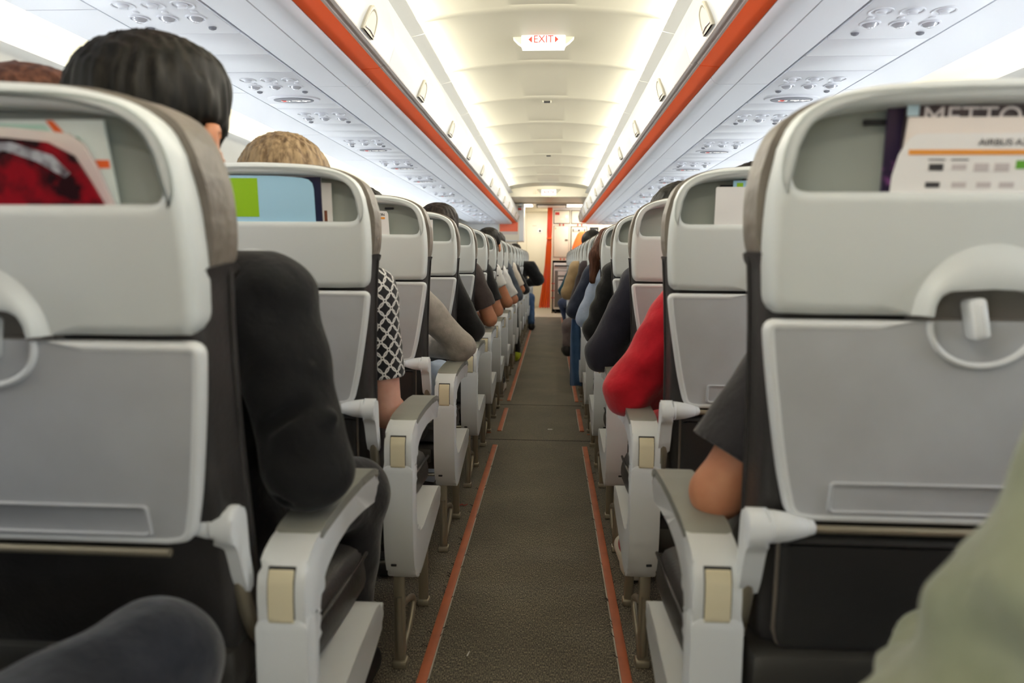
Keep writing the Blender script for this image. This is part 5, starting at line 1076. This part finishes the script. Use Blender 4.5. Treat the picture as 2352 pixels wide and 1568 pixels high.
# right side
person(1, 1, 'person in black short sleeved top, bare elbow on the nearest right armrest', cloth('top_charcoal', (46, 44, 48), (38, 36, 40), scale=8), skin='tan', sleeve=0.80, sh=(0.105, 0.190, 0.965), el=(0.268, 0.160, 0.702), wr=(0.10, 0.38, 0.70), leanx=-0.02, res=0.006, sr=(0.074, 0.072, 0.05), loose=0.03, legskin=True, pants=M_darkpants, head=(-0.04, 0.24, 1.19), knee=(0.09, 0.62, 0.545), fold=0.0012)
person(1, 2, 'person in red tracksuit, elbow over the second right armrest', cloth('track_red', (204, 24, 44), (182, 16, 34), scale=20), pants=cloth('track_red_legs', (180, 20, 36)), sleeve=2.0, sh=(0.165, 0.215, 0.975), el=(0.318, 0.235, 0.716), wr=(0.15, 0.47, 0.70), leanx=-0.02, res=0.0075, sr=(0.074, 0.070, 0.06), bulk=1.05, fold=0.0032, head=(0.0, 0.24, 1.19), knee=(0.17, 0.62, 0.535), ankle=(0.245, 0.60, 0.13), shoe=mat('shoe_cream', rgb(226, 218, 200), 0.5))
person(1, 3, 'person in navy sweatshirt with black hair over the third right seat', cloth('sweat_navy', (38, 38, 52), (32, 32, 46)), sleeve=2.0, sh=(0.205, 0.22, 0.995), el=(0.338, 0.235, 0.72), wr=(0.17, 0.47, 0.70), leanx=0.03, res=0.009, sr=(0.070, 0.068, 0.055), bulk=1.06, head=(0.065, 0.25, 1.215), hs=1.05)
person(1, 4, 'person in black jacket, fourth right seat', MATS['jacket_black'], sleeve=2.0, sh=(0.225, 0.215, 1.01), el=(0.318, 0.24, 0.735), leanx=0.04, res=0.01, sr=(0.070, 0.064, 0.05), bulk=1.06, fold=0.003, head=(0.0, 0.24, 1.18))
person(1, 5, 'woman with long brown hair and pale blue shirt, fifth right seat', cloth('shirt_pale_blue', (184, 198, 222), (168, 184, 210)), skin='fair', hair='brown', hairstyle='long', sleeve=1.1, sh=(0.235, 0.22, 1.0), el=(0.325, 0.24, 0.745), leanx=0.06, res=0.009, sr=(0.062, 0.064, 0.05), head=(0.146, 0.245, 1.138), hs=1.0)
person(1, 6, 'person in dark navy jacket just beyond the pale blue shirt', cloth('jacket_navy', (46, 54, 74)), sleeve=2.0, sh=(0.245, 0.23, 0.99), el=(0.365, 0.245, 0.74), leanx=0.05, res=0.011, bulk=1.06, sr=(0.07, 0.066, 0.055), head=(0.0, 0.24, 1.18))
person(1, 7, 'person in dark plum brown top, seventh right row', cloth('top_plum', (64, 54, 58)), sleeve=2.0, sh=(0.25, 0.23, 1.03), el=(0.33, 0.245, 0.75), leanx=0.05, res=0.012, head=(0.0, 0.24, 1.18), sr=(0.07, 0.062, 0.05))
person(1, 8, 'person in grey blue top with crossed leg and black shoe in the aisle', cloth('top_greyblue', (104, 122, 148)), sleeve=2.0, sh=(0.20, 0.23, 0.98), el=(0.31, 0.245, 0.73), leanx=0.02, res=0.012, head=(0.0, 0.24, 1.18), pants=cloth('trousers_taupe', (112, 100, 100)), knee=(0.36, 0.56, 0.46), ankle=(0.375, 0.50, 0.30))
person(1, 9, 'person in beige jacket, ninth right row', cloth('jacket_beige', (186, 160, 122)), sleeve=2.0, sh=(0.285, 0.23, 1.02), el=(0.375, 0.245, 0.76), leanx=0.08, res=0.012, bulk=1.06, sr=(0.074, 0.066, 0.05), head=(0.05, 0.24, 1.18))
person(1, 10, 'person in teal top with dark hair above the far right seats', cloth('top_teal', (30, 84, 104)), sleeve=2.0, sh=(0.29, 0.23, 0.99), el=(0.405, 0.245, 0.75), leanx=0.1, res=0.013, head=(0.10, 0.24, 1.275), hs=1.05)
person(1, 12, 'person in dark top and jeans, knee out in the far right aisle', cloth('top_dark', (40, 40, 46)), sleeve=2.0, sh=(0.23, 0.23, 0.95), el=(0.33, 0.245, 0.72), leanx=0.04, res=0.013, pants=cloth('denim_navy', (56, 66, 92)), knee=(0.37, 0.60, 0.50), ankle=(0.26, 0.60, 0.13), head=(0.0, 0.24, 1.16))
# the photographer's own row and the nearest left neighbour
person(-1, 0, 'passenger in dark jeans beside the camera, one knee at lower left', MATS['top_dark'], pants=M_denim, sleeve=2.0, res=0.009, el=(0.22, 0.17, 0.74), wr=(0.03, 0.27, 0.72), wr2=(-0.10, 0.27, 0.72), knee=(0.205, 0.60, 0.585), ankle=(0.19, 0.60, 0.13))
person(1, 0, 'person in olive green jacket close at the lower right edge', cloth('jacket_olive', (146, 149, 125), (126, 130, 107), scale=10), sleeve=2.0, sh=(0.116, 0.215, 1.01), el=(0.250, 0.255, 0.695), wr=(0.13, 0.44, 0.69), knee=(0.02, 0.48, 0.55), ankle=(0.02, 0.44, 0.13), knee2=(-0.2, 0.5, 0.55), res=0.008, sr=(0.084, 0.080, 0.06), bulk=1.1, fold=0.010, head=(-0.05, 0.2, 1.24))
person(-1, 1, 'passenger with brown hair just above the far left seat top', cloth('top_grey', (120, 118, 116)), hair='brown', sleeve=2.0, unit=1, leanx=0.10, sh=(0.28, 0.24, 0.98), el=(0.26, 0.28, 0.72), head=(0.335, 0.26, 1.24), res=0.010)

# blue jacket hanging into the aisle by the sixth right seat
g = G(); n = 26; rows = []
for z, cx, hw, amp in ((0.80, 0.275, 0.040, 0.006), (0.70, 0.262, 0.046, 0.010), (0.55, 0.254, 0.047, 0.012), (0.40, 0.252, 0.045, 0.013), (0.28, 0.252, 0.044, 0.013), (0.205, 0.255, 0.046, 0.012), (0.19, 0.255, 0.045, 0.012)):
    ring = []
    for i in range(n):
        t = 2 * math.pi * i / n; ring.append((cx + hw * math.cos(t), 5.0 + 0.05 * math.sin(t) + amp * math.sin(5 * t + z * 9), z + 0.006 * math.sin(3 * t)))
    rows.append(ring)
g.loft(rows); o = tag(link('hanging_jacket', g.build('hanging_jacket', M_jeans, off=(0.255, 5.0, 0.19), sharp=70), None, (0.255, 5.0, 0.19)), 'blue denim jacket hanging into the aisle beside the sixth right seat', 'jacket')
